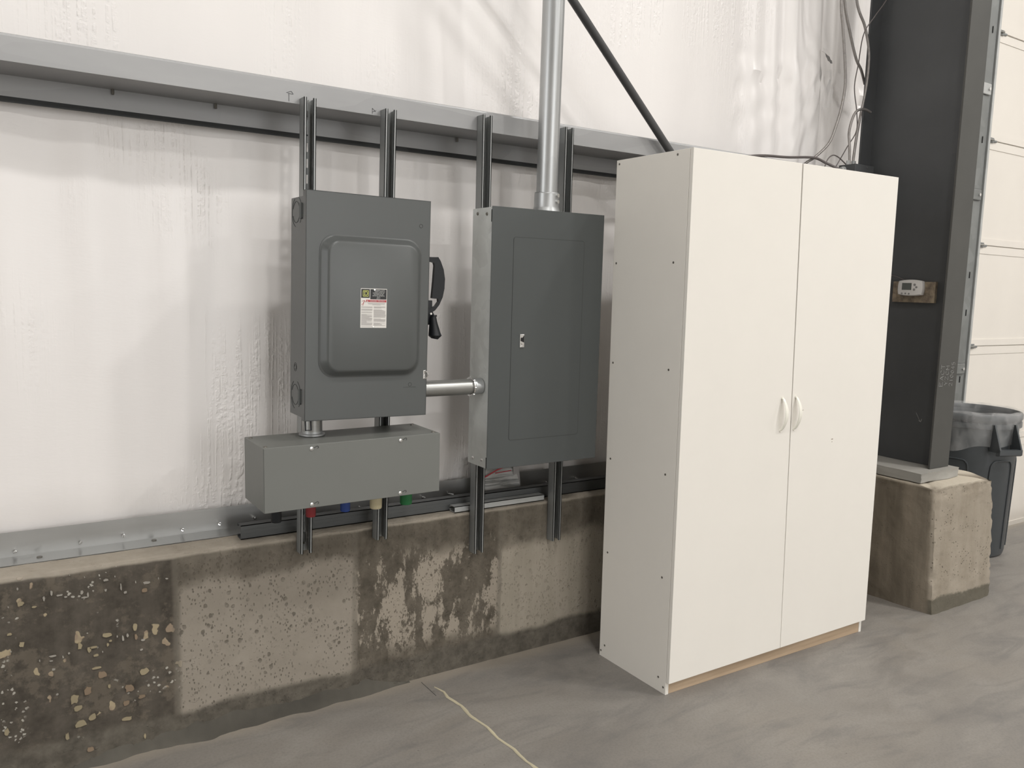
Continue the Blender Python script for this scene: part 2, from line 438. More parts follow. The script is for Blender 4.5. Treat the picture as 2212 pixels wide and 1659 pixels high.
for i in range(len(path)-1):
    n = max(4, int(abs(path[i+1][1]-path[i][1])/.018))
    for k in range(n):
        t = k/n; x = path[i][0]*(1-t)+path[i+1][0]*t; y = path[i][1]*(1-t)+path[i+1][1]*t
        pp.append((x+.003*fbm(x, y*14, 3), y))
prev = None
for i, (x, y) in enumerate(pp):
    w = (.0058+.0035*fbm(1, y*9, 0))*(1+min(.3, max(0, -y)*.2)); w *= min(1, i/8+.25)
    rowv = [bm.verts.new((x-w, y, .0006)), bm.verts.new((x-w*.5, y, .0032)), bm.verts.new((x+w*.5, y, .0032)), bm.verts.new((x+w, y, .0006))]
    if prev:
        for a in range(3): bm.faces.new([prev[a], prev[a+1], rowv[a+1], rowv[a]])
    prev = rowv
plabel(obj('joint_sealant', bm, 'seal', floor, True), 'pale yellow sealant bead')
bm = bmn(); box(bm, (-.745, .44, .0003), (-.7435, .56, .0008)); obj('floor_crack', bm, 'line', floor)

def stem():
    bm = bmn(); x0, x1 = -4.5, 1.68; dx = .03; nx = int((x1-x0)/dx)
    zs = [0, .03, .06, .1, .15, .2, .25, .3, .35, .4, .45, .5, .54, .57, .59, .605, .616, .623]
    rows = []
    for i in range(nx+1):
        x = x0+i*dx; col = []
        for z in zs:
            y = YW+.0022*fbm(x, 1, z, 9)
            for xs in (-1.612, -1.003, -.385):
                if abs(x-xs) < .018: y -= .003
            if z > .6: y += (z-.6)*.25+.003*fbm(x, 2, z, 30)
            col.append(bm.verts.new((x, y, z)))
        for y, z in ((YW+.010+.004*fbm(x, 4, 0, 25), ZL-.002), (YW+.03, ZL), (YW+.1, ZL), (1.0, ZL)):
            col.append(bm.verts.new((x, y, z+.0015*fbm(x, y, 1, 20))))
        col.append(bm.verts.new((x, 1.0, 0)))
        rows.append(col)
    for a, b in zip(rows, rows[1:]):
        for k in range(len(a)): bm.faces.new([a[k], a[(k+1) % len(a)], b[(k+1) % len(a)], b[k]])
    bm.faces.new(rows[0]); bm.faces.new(rows[-1][::-1])
    return bm
stem_o = struct('wall_stem', stem(), 'stem', True)
bm = bmn()    # squeezed-out mortar at the foot of the stem wall
rows = []
for i in range(170):
    x = -1.93+i*.0068; env = max(0, min(1, (x+1.93)/.15))*max(0, min(1, (-.80-x)/.15))
    h = env*(.045+.030*fbm(x, 0, 0, 6)); d = env*(.018+.022*fbm(x, 3, 0, 5))
    h = max(.004, h); d = max(.003, d)
    rows.append([bm.verts.new(p) for p in ((x, YW+.002, h), (x, YW-d*.5-.006*fbm(x, 7, 1, 40), h*.85+.006*fbm(x, 5, 1, 50)), (x, YW-d*.85-.006*fbm(x, 9, 1, 40), h*.4), (x, YW-d-.01, 0))])
for a, b in zip(rows, rows[1:]):
    for k in range(3): bm.faces.new([a[k], a[k+1], b[k+1], b[k]])
obj('mortar_fillet', bm, 'mortar', stem_o, True, 60)
FLK = [(-2.036, 0.551, 0.0157, 0.0133, 1), (-2.067, 0.464, 0.0124, 0.0065, 1), (-2.037, 0.427, 0.0125, 0.0152, 1), (-1.887, 0.389, 0.0115, 0.0175, 1), (-1.813, 0.407, 0.0258, 0.012, 1), (-1.733, 0.414, 0.0115, 0.0246, 1), (-1.731, 0.383, 0.0081, 0.0176, 2), (-1.709, 0.264, 0.0235, 0.0212, 1), (-1.828, 0.283, 0.0204, 0.0211, 2), (-1.844, 0.308, 0.029, 0.0066, 1), (-1.753, 0.221, 0.0236, 0.0236, 2), (-1.764, 0.173, 0.0166, 0.0169, 2), (-1.906, 0.223, 0.0205, 0.0251, 1), (-1.899, 0.193, 0.0235, 0.0168, 1), (-1.892, 0.141, 0.0285, 0.0181, 1), (-1.858, 0.153, 0.0207, 0.0198, 1), (-2.085, 0.168, 0.0118, 0.0213, 1), (-1.929, 0.109, 0.0107, 0.0215, 1), (-1.867, 0.05, 0.0168, 0.0126, 2), (-1.845, 0.349, 0.0127, 0.0066, 1), (-1.96, 0.373, 0.0172, 0.0044, 0), (-1.957, 0.568, 0.0067, 0.0133, 0), (-1.977, 0.555, 0.0056, 0.0133, 0), (-1.877, 0.555, 0.0067, 0.0118, 0), (-1.861, 0.545, 0.0056, 0.015, 0), (-1.87, 0.538, 0.0158, 0.0043, 0), (-1.81, 0.582, 0.0135, 0.0064, 0), (-1.77, 0.552, 0.0039, 0.0204, 0), (-1.813, 0.55, 0.0068, 0.0064, 0), (-1.758, 0.533, 0.0079, 0.0075, 0), (-1.935, 0.557, 0.0157, 0.0048, 0), (-1.92, 0.549, 0.0079, 0.0043, 0), (-2.003, 0.534, 0.0123, 0.0048, 1), (-1.862, 0.371, 0.0115, 0.0175, 1), (-1.85, 0.376, 0.0201, 0.0055, 1), (-1.811, 0.375, 0.0058, 0.0088, 1), (-1.768, 0.386, 0.0058, 0.0164, 0), (-1.755, 0.393, 0.0058, 0.0099, 0), (-1.803, 0.386, 0.008, 0.0055, 1), (-1.697, 0.553, 0.0192, 0.0075, 0), (-1.704, 0.53, 0.017, 0.0119, 2), (-1.711, 0.369, 0.0104, 0.0055, 0), (-1.952, 0.251, 0.0058, 0.0056, 0), (-1.811, 0.241, 0.007, 0.0112, 1), (-1.716, 0.338, 0.0081, 0.005, 0), (-1.959, 0.331, 0.0092, 0.0066, 0), (-2.042, 0.596, 0.0045, 0.0074, 0), (-1.908, 0.614, 0.0022, 0.0027, 0), (-1.869, 0.601, 0.0022, 0.0032, 0), (-1.786, 0.589, 0.0028, 0.0053, 0), (-1.728, 0.561, 0.0028, 0.0075, 0), (-1.662, 0.561, 0.0023, 0.0065, 0), (-2.067, 0.546, 0.0028, 0.0053, 0), (-1.866, 0.424, 0.004, 0.0027, 0), (-1.826, 0.356, 0.0035, 0.0033, 0), (-1.784, 0.396, 0.0034, 0.0055, 0), (-2.065, 0.411, 0.004, 0.0033, 0), (-1.994, 0.367, 0.0029, 0.0066, 0), (-1.933, 0.364, 0.0034, 0.0066, 0), (-1.917, 0.372, 0.0057, 0.0055, 0), (-1.964, 0.359, 0.0092, 0.0033, 0), (-1.762, 0.121, 0.0269, 0.0114, 1), (-1.712, 0.048, 0.0061, 0.0144, 1), (-1.87, 0.242, 0.0175, 0.0223, 2), (-1.718, 0.183, 0.0178, 0.0113, 2)]
rng = random.Random(5)
for c_, nm in ((0, 'flake_w'), (1, 'flake_y'), (2, 'flake_b')):     # peeling lime flakes stuck to the damp face
    bm = bmn()
    for x, z, a_, b_, cc in FLK:
        if cc != c_: continue
        n_ = 11; poly = []
        for q in range(n_):
            t_ = 2*pi*q/n_; k_ = rng.uniform(.38, .62); sq = max(abs(cos(t_)), abs(sin(t_)))**-.6
            poly.append((x+a_*k_*sq*cos(t_), z+b_*k_*sq*sin(t_)))
        prism(bm, poly, 'y', YW-.0035, YW+.002)
    o = obj('lime_flakes', bm, nm, stem_o); o['kind'] = 'stuff'


def back_wall():
    bm = bmn()
    def P(x, z):
        y = .822
        y += .004*sin(x*7+1.2*sin(z*1.3))+.003*fbm(x, 0, z*.3, 3)
        w = max(0, min(1, (x-1.05)/.25))*max(0, min(1, (z-2.0)/.1))    # loose folds beside the column
        y -= w*(.022*(sin(x*17+.5*sin(z*2.1)))+.013*sin(x*41+z*1.7)+.02)
        # gathers radiating from the tear
        dx_, dz_ = x-1.70, z-2.70
        if w and dz_ < 0:
            a = math.atan2(dx_, -dz_); y -= .012*sin(a*26)*max(0, 1+dz_*1.6)
        y -= .006*math.exp(-((x+1.15)/.05)**2)*max(0, min(1, (2.0-z)/.2))
        y += .006*sin(x*26+z*.6)*max(0, min(1, (2.05-z)/.1))*(.5+.5*sin(x*3.1+1))
        if z < .80: y += (.80-z)*.12
        return (x, y, z)
    def grid(xs, zs):
        rows = [[bm.verts.new(P(x, z)) for z in zs] for x in xs]
        for a, b in zip(rows, rows[1:]):
            for k in range(len(zs)-1): bm.faces.new([a[k], b[k], b[k+1], a[k+1]])
    xs = [-4.5+i*.05 for i in range(64)]+[-1.3+i*.0125 for i in range(288)]
    zs = [.66, .69, .72, .76, .8]+[.85+i*.05 for i in range(72)]
    grid(xs, zs)
    for q in (((-9, .83, 0), (-4.49, .83, 0), (-4.49, .83, 6.3), (-9, .83, 6.3)), ((-4.5, .83, 4.4), (3.36, .83, 4.4), (3.36, .83, 6.3), (-4.5, .83, 6.3)),
              ((2.25, .83, 0), (3.36, .83, 0), (3.36, .83, 4.42), (2.25, .83, 4.42)),
              ((3.36, .80, 4.42), (7.4, .80, 4.42), (7.4, .80, 6.3), (3.36, .80, 6.3)), ((7.4, .80, -.15), (9, .80, -.15), (9, .80, 6.3), (7.4, .80, 6.3))):
        bm.faces.new([bm.verts.new(p) for p in q])
    return bm
wall = struct('wall_back', back_wall(), 'vinyl', True)
# torn patch in the facing
bm = bmn()
pts = [(1.650, 2.770), (1.672, 2.757), (1.684, 2.742), (1.700, 2.738), (1.712, 2.724), (1.722, 2.722), (1.728, 2.708), (1.716, 2.707), (1.704, 2.716), (1.694, 2.716), (1.684, 2.728), (1.676, 2.733), (1.668, 2.748)]
prism(bm, [(x-.03, z) for x, z in pts], 'y', .752, .755)
obj('tear', bm, 'btn', wall)
bm = bmn()
prism(bm, [(1.600, 2.752), (1.612, 2.766), (1.640, 2.767), (1.655, 2.752), (1.650, 2.738), (1.630, 2.746)], 'y', .745, .748)
obj('torn_flap', bm, 'vinyl', wall)

struct('wall_left', B((-9.2, -12, 0), (-9, .83, 6.3)), 'ceil')
struct('wall_right', B((9, -12, -.15), (9.2, .83, 6.3)), 'ceil')
struct('wall_front', B((-9, -12.2, 0), (9, -12, 6.3)), 'ceil')
struct('ceiling', B((-9.2, -12.2, 6.3), (9.2, 1.3, 6.4)), 'ceil')

# ------------------------------------------------------------------ overhead door
door = bpy.data.objects.new('door_1', None); COL.objects.link(door); door['kind'] = 'structure'; door.location = (3.39, .80, -.14)
zz = [0, .665, 1.338, 2.000, 2.664, 3.326, 3.99, 4.55]
for a, b in zip(zz, zz[1:]):
    bm = bmn(); box(bm, (0, 0, a+.002), (4.0, .045, b-.002), .0015, 1)
    # stiffening ribs above and below each joint
    box(bm, (0, -.006, a+.003), (4.0, .001, a+.045)); box(bm, (0, -.004, b-.055), (4.0, .001, b-.006))
    obj('door_section', bm, 'door', door)
for z in zz[1:-1]:
    obj('section_joint', B((0, .002, z-.006), (4.0, .02, z+.006)), 'groove', door)
    bm = bmn(); box(bm, (.0, -.014, z-.016), (.045, -.006, z+.016), .003); cyl(bm, (.02, -.019, z+.004), .008, .010, 'y', 12)
    box(bm, (.04, -.013, z-.010), (.085, -.006, z+.004), .003)
    h = obj('hinge', bm, 'jamb', door); 
    bm = bmn(); cyl(bm, (-.045, -.022, z), .006, .07, 'x', 10); obj('roller_stem', bm, 'nip', h)
obj('bottom_seal', B((0, -.004, -.012), (4.0, .049, .002)), 'jamb', door)

trk = thing('door_track', 'tall galvanised steel door track with brackets between column and white door', 'door track', (3.165, .75, 0))
bm = bmn()
sheet(bm, [(0, 0), (.105, 0), (.105, .045)], .003, 'z', .02, 4.2)
obj('track_angle', bm, 'jamb', trk)
bm = bmn(); box(bm, (.112, -.012, .02), (.135, .01, 4.2), .004)
obj('track_edge', bm, 'lstrut', trk)
obj('jamb_post', B((-.06, -.008, 0), (-.002, .06, 4.3)), 'hole', trk)  # coloured near-black to paint in the shaded gap beside the track
for z, m_ in ((2.805, 'lstrut'), (2.162, 'jamb'), (1.06, 'jamb')):
    bm = bmn(); box(bm, (-.03, -.012, z-.035), (.09, -.004, z+.035), .006)
    br = obj('bracket', bm, m_, trk)
    bm = bmn(); cyl(bm, (.062, -.020, z), .010, .009, 'y', 6); obj('bolt', bm, 'chrome', br)
for z in (3.16, 2.50, 1.66, 1.42, .99):
    bm = bmn(); box(bm, (.052, -.0035, z-.02), (.060, -.001, z+.02)); obj('slot', bm, 'hole', trk)

# ------------------------------------------------------------------ girt and sill
g = thing('wall_girt', 'long galvanised steel girt running across the white insulated wall', 'girt', (0, YW, 2.071))
bm = bmn()
# (y,z) profile: return lip, inner flange, web going back, outer flange, lip
sheet(bm, [(.020, .0745), (.006, .0738), (.0018, .0715), (.0, .066), (.0, .0), (.190, .0), (.190, -.060)], .002, 'x', -4.5, 1.745)
obj('web', bm, 'galv', g)
bm = bmn(); sheet(bm, [(.189, -.060), (.174, -.078)], .002, 'x', -4.5, 1.745)
plabel(obj('flange_lip', bm, 'dstrut', g), 'dark bent lip')  # darker metal paints in the shade of the downward-facing lip
for x in (-1.73, -1.424, -.518, -.08):
    bm = bmn(); cyl(bm, (x, .180, -.016), .004, .016, 'z', 8); obj('screw', bm, 'dscrew', g)
for grp in ((((-1.248, .030), (-1.232, .036)), ((-1.232, .036), (-1.226, .028)), ((-1.226, .028), (-1.244, .028)), ((-1.240, .028), (-1.240, .004))),
             (((-.952, .004), (-.952, .022)), ((-.952, .022), (-.940, .012)), ((-.952, .010), (-.938, .016)))):
    bm = bmn()
    for a, b in grp: tube(bm, [(a[0], -.0006, a[1]), (b[0], -.0006, b[1])], .0007, 5)
    obj('ink_mark', bm, 'ink', g)

s = thing('base_sill', 'bright galvanised base angle along the top of the concrete wall', 'sill', (0, .80, ZL+.001))
bm = bmn(); sheet(bm, [(-.088, .0), (0, 0), (.0, .080)], .002, 'x', -4.5, 1.66)
obj('angle', bm, 'sill', s)
bm = bmn(); box(bm, (-4.5, -.082, -.0012), (1.66, -.0885, .0004)); obj('shadow_strip', bm, 'line', s)  # thin dark strip painted in as shade under the sill's front edge
for x, y in ((-1.975, -.045), (-1.642, -.03), (-.25, -.04)):
    bm = bmn(); cyl(bm, (x, y, .002), .008, .0025, 'z', 14); obj('anchor_bolt', bm, 'dscrew', s)
first = None
for i, x in enumerate((-2.036, -1.855, -1.73, -1.547, -1.424, -1.30, -.905, -.629, -.513, -.18, -.02, .14)):
    z = ZL+.018+.004*(i % 3)
    if first is None:
        r = thing('tapping_screw', 'x', 'screw'); bm = bmn()
        tube(bm, [(0, .012, 0), (0, -.026, .005), (0, -.035, .007)], [.0034, .0032, .0006], 8)
        tube(bm, [(0, -.006, .0015), (0, -.009, .0017)], .0052, 8); obj('shank', bm, 'chrome', r, True)
        first = r
    else:
        r = first.copy(); COL.objects.link(r)
        for c in first.children: d = c.copy(); COL.objects.link(d); d.parent = r
    r.location = (x, .80, z); r.rotation_euler = (random.uniform(-.1, .25), 0, random.uniform(-.3, .3))
    r['group'] = 'screw tips along the base angle'
    r['label'] = 'small bright screw tip poking through the galvanised base angle'; r['category'] = 'screw'

# ------------------------------------------------------------------ strut channels
def strut_parts(parent, h, m, slots=True, w=.0205, d=.0413, t=.0025):
    bm = bmn()
    box(bm, (-w, -d, 0), (-w+t, 0, h)); box(bm, (w-t, -d, 0), (w, 0, h))
    for s_ in (-1, 1):
        e = w-.0095
        box(bm, (min(s_*w, s_*e), -d, 0), (max(s_*w, s_*e), -d+t, h))
        box(bm, (min(s_*e, s_*(e+t)), -d, 0), (max(s_*e, s_*(e+t)), -d+.0075, h))
    if slots:
        box(bm, (-w, -t, 0), (-.0075, 0, h)); box(bm, (.0075, -t, 0), (w, 0, h))
        z = .0
        while z < h: box(bm, (-.008, -t, z), (.008, 0, min(h, z+.022))); z += .0508
    else: box(bm, (-w, -t, 0), (w, 0, h))
    return obj('channel', bm, m, parent)
def vstrut(x0, x1, z0, z1, label, slots):
    r = thing('strut_channel', label, 'strut', (x0, YW-.0008, z0), (0, math.atan2(x1-x0, z1-z0), 0), 'upright struts behind the electrical boxes')
    strut_parts(r, z1-z0, 'strut', slots); return r
s1 = vstrut(-1.197, -1.184, .580, 2.088, 'slotted steel strut at far left behind the disconnect switch', True)
s2 = vstrut(-.917, -.901, .588, 2.090, 'steel strut second from the left, beside the right edge of the disconnect switch', False)
s3 = vstrut(-.508, -.5175, .473, 2.122, 'steel strut behind the left side of the breaker panel', False)
s4 = vstrut(-.135, -.1435, .468, 2.125, 'steel strut behind the right side of the breaker panel, nearest the white cabinet', False)
bm = bmn(); cyl(bm, (.006, -.006, .045), .012, .008, 'y', 6); box(bm, (-.012, -.004, .03), (.016, -.0025, .065)); obj('anchor_nut', bm, 'chrome', s1)

def hstrut(x0, x1, y, z, rz, label, m, d=.0413):
    r = thing('strut_channel', label, 'strut', (x0, y, z), (0, 0, rz)); L_ = x1-x0
    t = .0025; bm = bmn()
    # closed back faces the room, opening towards the wall
    box(bm, (0, 0, 0), (L_, t, d)); box(bm, (0, 0, 0), (L_, .0413, t)); box(bm, (0, 0, d-t), (L_, .0413, d))
    box(bm, (0, .0388, 0), (L_, .0413, .0095)); box(bm, (0, .0388, d-.0095), (L_, .0413, d))
    box(bm, (0, -.0006, d*.36), (L_, .0005, d*.40)); box(bm, (0, -.0006, d*.62), (L_, .0005, d*.66))
    obj('channel', bm, m, r); return r
hstrut(-1.390, .33, .650, ZL+.0015, .0, 'long dark strut lying on the concrete ledge under the boxes', 'dstrut', .048)
hstrut(-.588, -.165, .607, ZL+.0015, -.0, 'short pale strut lying at the edge of the concrete ledge between two struts', 'lstrut', .024)

# ------------------------------------------------------------------ disconnect switch
DR = (radians(-.05), radians(.48), radians(-.73))
DC = (-1.0412, .5494, 1.4217)     # centre of the back face
dw, dh, dd = .2121, .3585, .1574
d = thing('disconnect_switch', 'grey safety switch box with domed door, warning sticker and black side handle', 'switch box', DC, DR)
bm = bmn(); box(bm, (-dw+.004, -dd+.012, -dh+.006), (dw-.004, 0, dh-.016), .002); obj('enclosure', bm, 'grey', d)
bm = bmn()   # door: dished dome drawn out of the cover
def rrect(x0, x1, z0, z1, r, n=8):
    out = []
    for cx, cz, a0 in ((x1-r, z1-r, 0), (x0+r, z1-r, 90), (x0+r, z0+r, 180), (x1-r, z0+r, 270)):
        for k in range(n+1):
            a = radians(a0+90*k/n); out.append((cx+r*cos(a), cz+r*sin(a)))
    return out
DX = DC[0]; DZ = DC[2]
x0, x1, z0, z1 = -1.207-DX, -.862-DX, 1.203-DZ, 1.648-DZ
loops = []
for ins, y in ((-.003, -dd-.0018), (.000, -dd-.0022), (.0025, -dd-.004), (.0145, -dd-.0195), (.0185, -dd-.0235), (.0235, -dd-.0252)):
    loops.append([bm.verts.new((x, y, z)) for x, z in rrect(x0+ins, x1-ins, z0+ins, z1-ins, .052-ins*.6)])
for a, b in zip(loops, loops[1:]):
    n = len(a)
    for k in range(n): bm.faces.new([a[k], a[(k+1) % n], b[(k+1) % n], b[k]])
bm.faces.new(loops[-1])
# flat door sheet around it
box(bm, (-dw, -dd, -dh), (dw, -dd+.0018, dh)); box(bm, (-dw, -dd, -dh), (-dw+.0018, -dd+.028, dh)); box(bm, (dw-.0018, -dd, -dh), (dw, -dd+.028, dh))
box(bm, (-dw, -dd, dh-.0018), (dw, -dd+.028, dh)); box(bm, (-dw, -dd, -dh), (dw, -dd+.028, -dh+.0018))
obj('door', bm, 'grey', d, True, 40)
def arcs(bm, c, r, spans, w=.0014, x=0):
    for a0, a1 in spans:
        pts = [(x, c[0]+r*cos(radians(a)), c[1]+r*sin(radians(a))) for a in [a0+(a1-a0)*k/14 for k in range(15)]]
        tube(bm, pts, w*.7, 5)
for zc in (.296, -.286):
    bm = bmn(); xx = -dw+.0038
    arcs(bm, (-.052, zc), .033, ((20, 160), (200, 340)), .0013, xx); arcs(bm, (-.058, zc), .047, ((110, 150), (-75, 62), (205, 228)), .0011, xx)
    obj('knockout', bm, 'line', d)
    bm = bmn(); cyl(bm, (-dw-.002, -dd+.044, zc-.025), .0055, .05, 'z', 10, .001); box(bm, (-dw, -dd+.03, zc-.02), (-dw+.006, -dd+.044, zc+.022))
    obj('hinge', bm, 'grey', d, True)
bm = bmn(); arcs(bm, (-.052, -.196), .0135, ((0, 360),), .001, -dw+.0038); arcs(bm, (-.052, -.196), .008, ((0, 300),), .001, -dw+.0038); obj('knockout', bm, 'line', d)
for (x, z) in ((.178, .275), (.150, -.252)):
    bm = bmn(); arcs(bm, (0, 0), .006, ((0, 360),), .0008); 
    for v_ in bm.verts: v_.co = Vector((x+v_.co.y, -dd-.0002+v_.co.x, z+v_.co.z))
    obj('embossed_ring', bm, 'line', d, True)
obj('embossed_line', B((.125, -dd-.0004, -.2615), (.172, -dd, -.2605)), 'line', d)
bm = bmn(); box(bm, (dw-.014, -dd-.001, -.235), (dw-.004, -dd+.004, -.205), .001); tube(bm, [(dw-.006, -dd-.006, -.208), (dw-.001, -dd-.012, -.22), (dw-.006, -dd-.006, -.233)], .0022, 8)
obj('padlock_hasp', bm, 'chrome', d)
bm = bmn(); pth = [(-dw+.006, -dd+.012, -dh+.002), (-dw+.006, -dd+.006, -dh-.030), (-dw+.024, -dd+.006, -dh-.030), (-dw+.024, -dd+.012, -dh+.002)]
tube(bm, pth, .0026, 8); obj('bottom_latch', bm, 'black', d)
# side operating handle
hx = lambda p: (p[0]-DX, p[1]-DZ)
mech = [hx(p) for p in [(-.830, 1.600), (-.786, 1.600), (-.762, 1.601), (-.752, 1.587), (-.740, 1.559), (-.734, 1.527), (-.735, 1.494), (-.741, 1.464), (-.754, 1.436), (-.770, 1.417), (-.80, 1.40), (-.83, 1.40),
        (-.83, 1.415), (-.785, 1.425), (-.768, 1.433), (-.757, 1.448), (-.758, 1.4575), (-.775, 1.458), (-.7825, 1.4595), (-.778, 1.517), (-.775, 1.572), (-.778, 1.581), (-.786, 1.583), (-.83, 1.583)]]
bm = bmn(); prism(bm, mech, 'y', -.092, -.078)
q = plabel(obj('handle_guard', bm, 'black', d), 'black crescent shaped handle guard')
bm = bmn(); y = -.085
tube(bm, [(.208, y, -.005), (.245, y+.002, .025), (.257, y, -.002), (.267, y-.004, -.024)], .0045, 8)
box(bm, (.21, y-.004, -.055), (.262, y+.004, .03), .002)
lv = plabel(obj('operating_lever', bm, 'black', d, True), 'black operating lever')
bm = bmn(); tube(bm, [(.266, y-.006, -.022), (.267, y-.006, -.027)], .012, 14)
tube(bm, [(.264, y-.006, -.027), (.266, y-.007, -.05), (.270, y-.009, -.085), (.272, y-.010, -.092), (.270, y-.010, -.103)], [.0115, .0145, .0215, .0235, .012], 12)
obj('grip', bm, 'black', lv, True, 30)
bm = bmn(); cyl(bm, (.256, y-.008, -.016), .004, .004, 'y', 8); obj('rivet', bm, 'chrome', lv)
# warning sticker
lx, lz, lw, lh = -1.082-DX, 1.3605-DZ, .0895, .1255; ly = -dd-.0252
st = obj('warning_sticker', B((lx, ly-.0004, lz), (lx+lw, ly+.0002, lz+lh)), 'lab_w', d); plabel(st, 'white, black and red warning sticker')
yy = ly-.0007
def lab(a, b, m, nm): return obj(nm, B((lx+a[0], yy, lz+a[1]), (lx+b[0], yy+.0003, lz+b[1])), m, st)
lab((.0015, .0955), (.0305, .1235), 'lab_k', 'emblem_panel'); lab((.0325, .0915), (.088, .1235), 'lab_k', 'title_panel')
bm = bmn()   # letter D within a square outline
cx, cz = lx+.0165, lz+.1095
def frame(bm, x0, z0, x1, z1, w, y0, y1):
    box(bm, (x0, y0, z0), (x1, y1, z0+w)); box(bm, (x0, y0, z1-w), (x1, y1, z1)); box(bm, (x0, y0, z0), (x0+w, y1, z1)); box(bm, (x1-w, y0, z0), (x1, y1, z1))
frame(bm, cx-.0098, cz-.0098, cx+.0098, cz+.0098, .0018, yy-.0004, yy)
ph = []
for k in range(9):
    a = radians(90-180*k/8); ph.append((cx+.0005+.0055*cos(a), cz+.0060*sin(a)))
box(bm, (cx-.0045, yy-.0004, cz-.006), (cx-.0025, yy, cz+.006)); box(bm, (cx-.0062, yy-.0004, cz+.0045), (cx+.001, yy, cz+.0062)); box(bm, (cx-.0062, yy-.0004, cz-.0062), (cx+.001, yy, cz-.0045))
for a, b in zip(ph, ph[1:]): tube(bm, [(a[0], yy-.0002, a[1]*1.0), (b[0], yy-.0002, b[1])], .0010, 4)
obj('square_emblem', bm, 'lab_y', st)
RX = (pi/2, 0, 0)
for i, t in enumerate(('GENERAL DUTY', 'SAFETY SWITCH', 'INTERRUPTOR DE', 'SEGURIDAD DE', 'SERVICIO GENERAL', '200 A', '240 V~')):
    text_mesh('title_text', t, .0046, 'lab_t', st, (lx+.0605+(.004 if i < 2 else 0), yy-.0003, lz+.1185-i*.0043), RX, .0001, 'CENTER', 1.05)
lab((.0185, .0825), (.088, .0895), 'lab_r', 'danger_banner')
text_mesh('danger_text', 'DANGER / PELIGRO', .0052, 'lab_t', st, (lx+.0565, yy-.0004, lz+.0842), RX, .0001, 'CENTER', 1.12)
bm = bmn(); prism(bm, [(lx+.0205, lz+.0835), (lx+.0255, lz+.0835), (lx+.023, lz+.0885)], 'y', yy-.0005, yy-.0001); obj('alert_triangle', bm, 'lab_t', st)
bm = bmn()
for a, b in (((.003, .0735), (.010, .079)), ((.010, .079), (.013, .087)), ((.010, .079), (.007, .0705)), ((.013, .087), (.0165, .082)), ((.013, .087), (.004, .085)), ((.0125, .0845), (.0085, .0795))):
    tube(bm, [(lx+a[0], yy, lz+a[1]), (lx+b[0], yy, lz+b[1])], .0006, 5)
obj('shock_pictogram', bm, 'lab_r', st)
bm = bmn(); random.seed(3)
for col_, (a, b) in enumerate(((.003, .041), (.045, .087))):
    z = .0665 if col_ == 0 else .0675
    while z > .006:
        if random.random() < .16: z -= .0030
        e = b-(random.uniform(.0, .003) if random.random() > .25 else random.uniform(.008, .022))
        box(bm, (lx+a, yy-.0001, lz+z), (lx+e, yy+.0001, lz+z+.0010)); z -= .00205
for z, a, b in ((.0785, .024, .084), (.0758, .026, .082), (.0730, .040, .068)): box(bm, (lx+a, yy-.0001, lz+z), (lx+b, yy+.0001, lz+z+.0012))
obj('fine_print', bm, 'lab_g', st)
bm = bmn(); cyl(bm, (lx+.0435, yy-.001, lz+.0035), .0028, .001, 'y', 10); obj('rivet', bm, 'chrome', st)
bm = bmn(); cyl(bm, (lx+.0465, yy-.0014, lz+.122), .0030, .001, 'y', 10); obj('rivet', bm, 'chrome', st)

# ------------------------------------------------------------------ breaker panel
PC = (-.3196, .5494, 1.3121); pw, ph_, pd = .2522, .4736, .1407
p = thing('breaker_panel', 'tall dark grey breaker panel with galvanised box sides and small latch', 'electrical panel', PC, (radians(-.08), radians(-.17), radians(-.40)))
bm = bmn(); t = .0016
box(bm, (-pw+.003, -pd+.004, -ph_+.003), (pw-.003, 0, ph_-.003)); plabel(obj('box', bm, 'box', p), 'galvanised box')
bm = bmn()
X0, X1, Z0, Z1 = -.160-0*0, .160, -.372, .371
X0, X1 = -.4800-PC[0], -.1600-PC[0]
box(bm, (-pw, -pd, -ph_), (pw, -pd+.003, ph_), .001, 1)
tr = obj('trim', bm, 'trim', p); plabel(tr, 'dark grey front trim')
bm = bmn()
lo, li = rrect(X0, X1, Z0, Z1, .010, 5), rrect(X0+.0016, X1-.0016, Z0+.0016, Z1-.0016, .0085, 5)
A = [bm.verts.new((x, -pd-.0006, z)) for x, z in lo]; Bv = [bm.verts.new((x, -pd-.0006, z)) for x, z in li]
A2 = [bm.verts.new((x, -pd+.0005, z)) for x, z in lo]
for k in range(len(A)):
    j = (k+1) % len(A); bm.faces.new([A[k], A[j], Bv[j], Bv[k]]); bm.faces.new([A[k], A2[k], A2[j], A[j]])
dr = bmn(); D1 = [dr.verts.new((x, -pd-.0009, z)) for x, z in li]; D0 = [dr.verts.new((x, -pd+.0008, z)) for x, z in li]
dr.faces.new(D1)
for k in range(len(D1)): j = (k+1) % len(D1); dr.faces.new([D1[k], D0[k], D0[j], D1[j]])
do = obj('door', dr, 'trim', p)
obj('door_gap', bm, 'line', p)
bm = bmn(); lxp, lzp = -.4335-PC[0], 1.2965-PC[2]
box(bm, (lxp-.0095, -pd-.004, lzp-.012), (lxp+.0095, -pd-.0008, lzp+.036), .001)
la = obj('latch', bm, 'chrome', do)
bm = bmn(); prism(bm, [(lxp-.007, lzp+.012), (lxp+.008, lzp+.006), (lxp+.008, lzp+.032), (lxp+.002, lzp+.024), (lxp-.006, lzp+.024)], 'y', -pd-.0048, -pd-.004); obj('latch_recess', bm, 'hole', la)
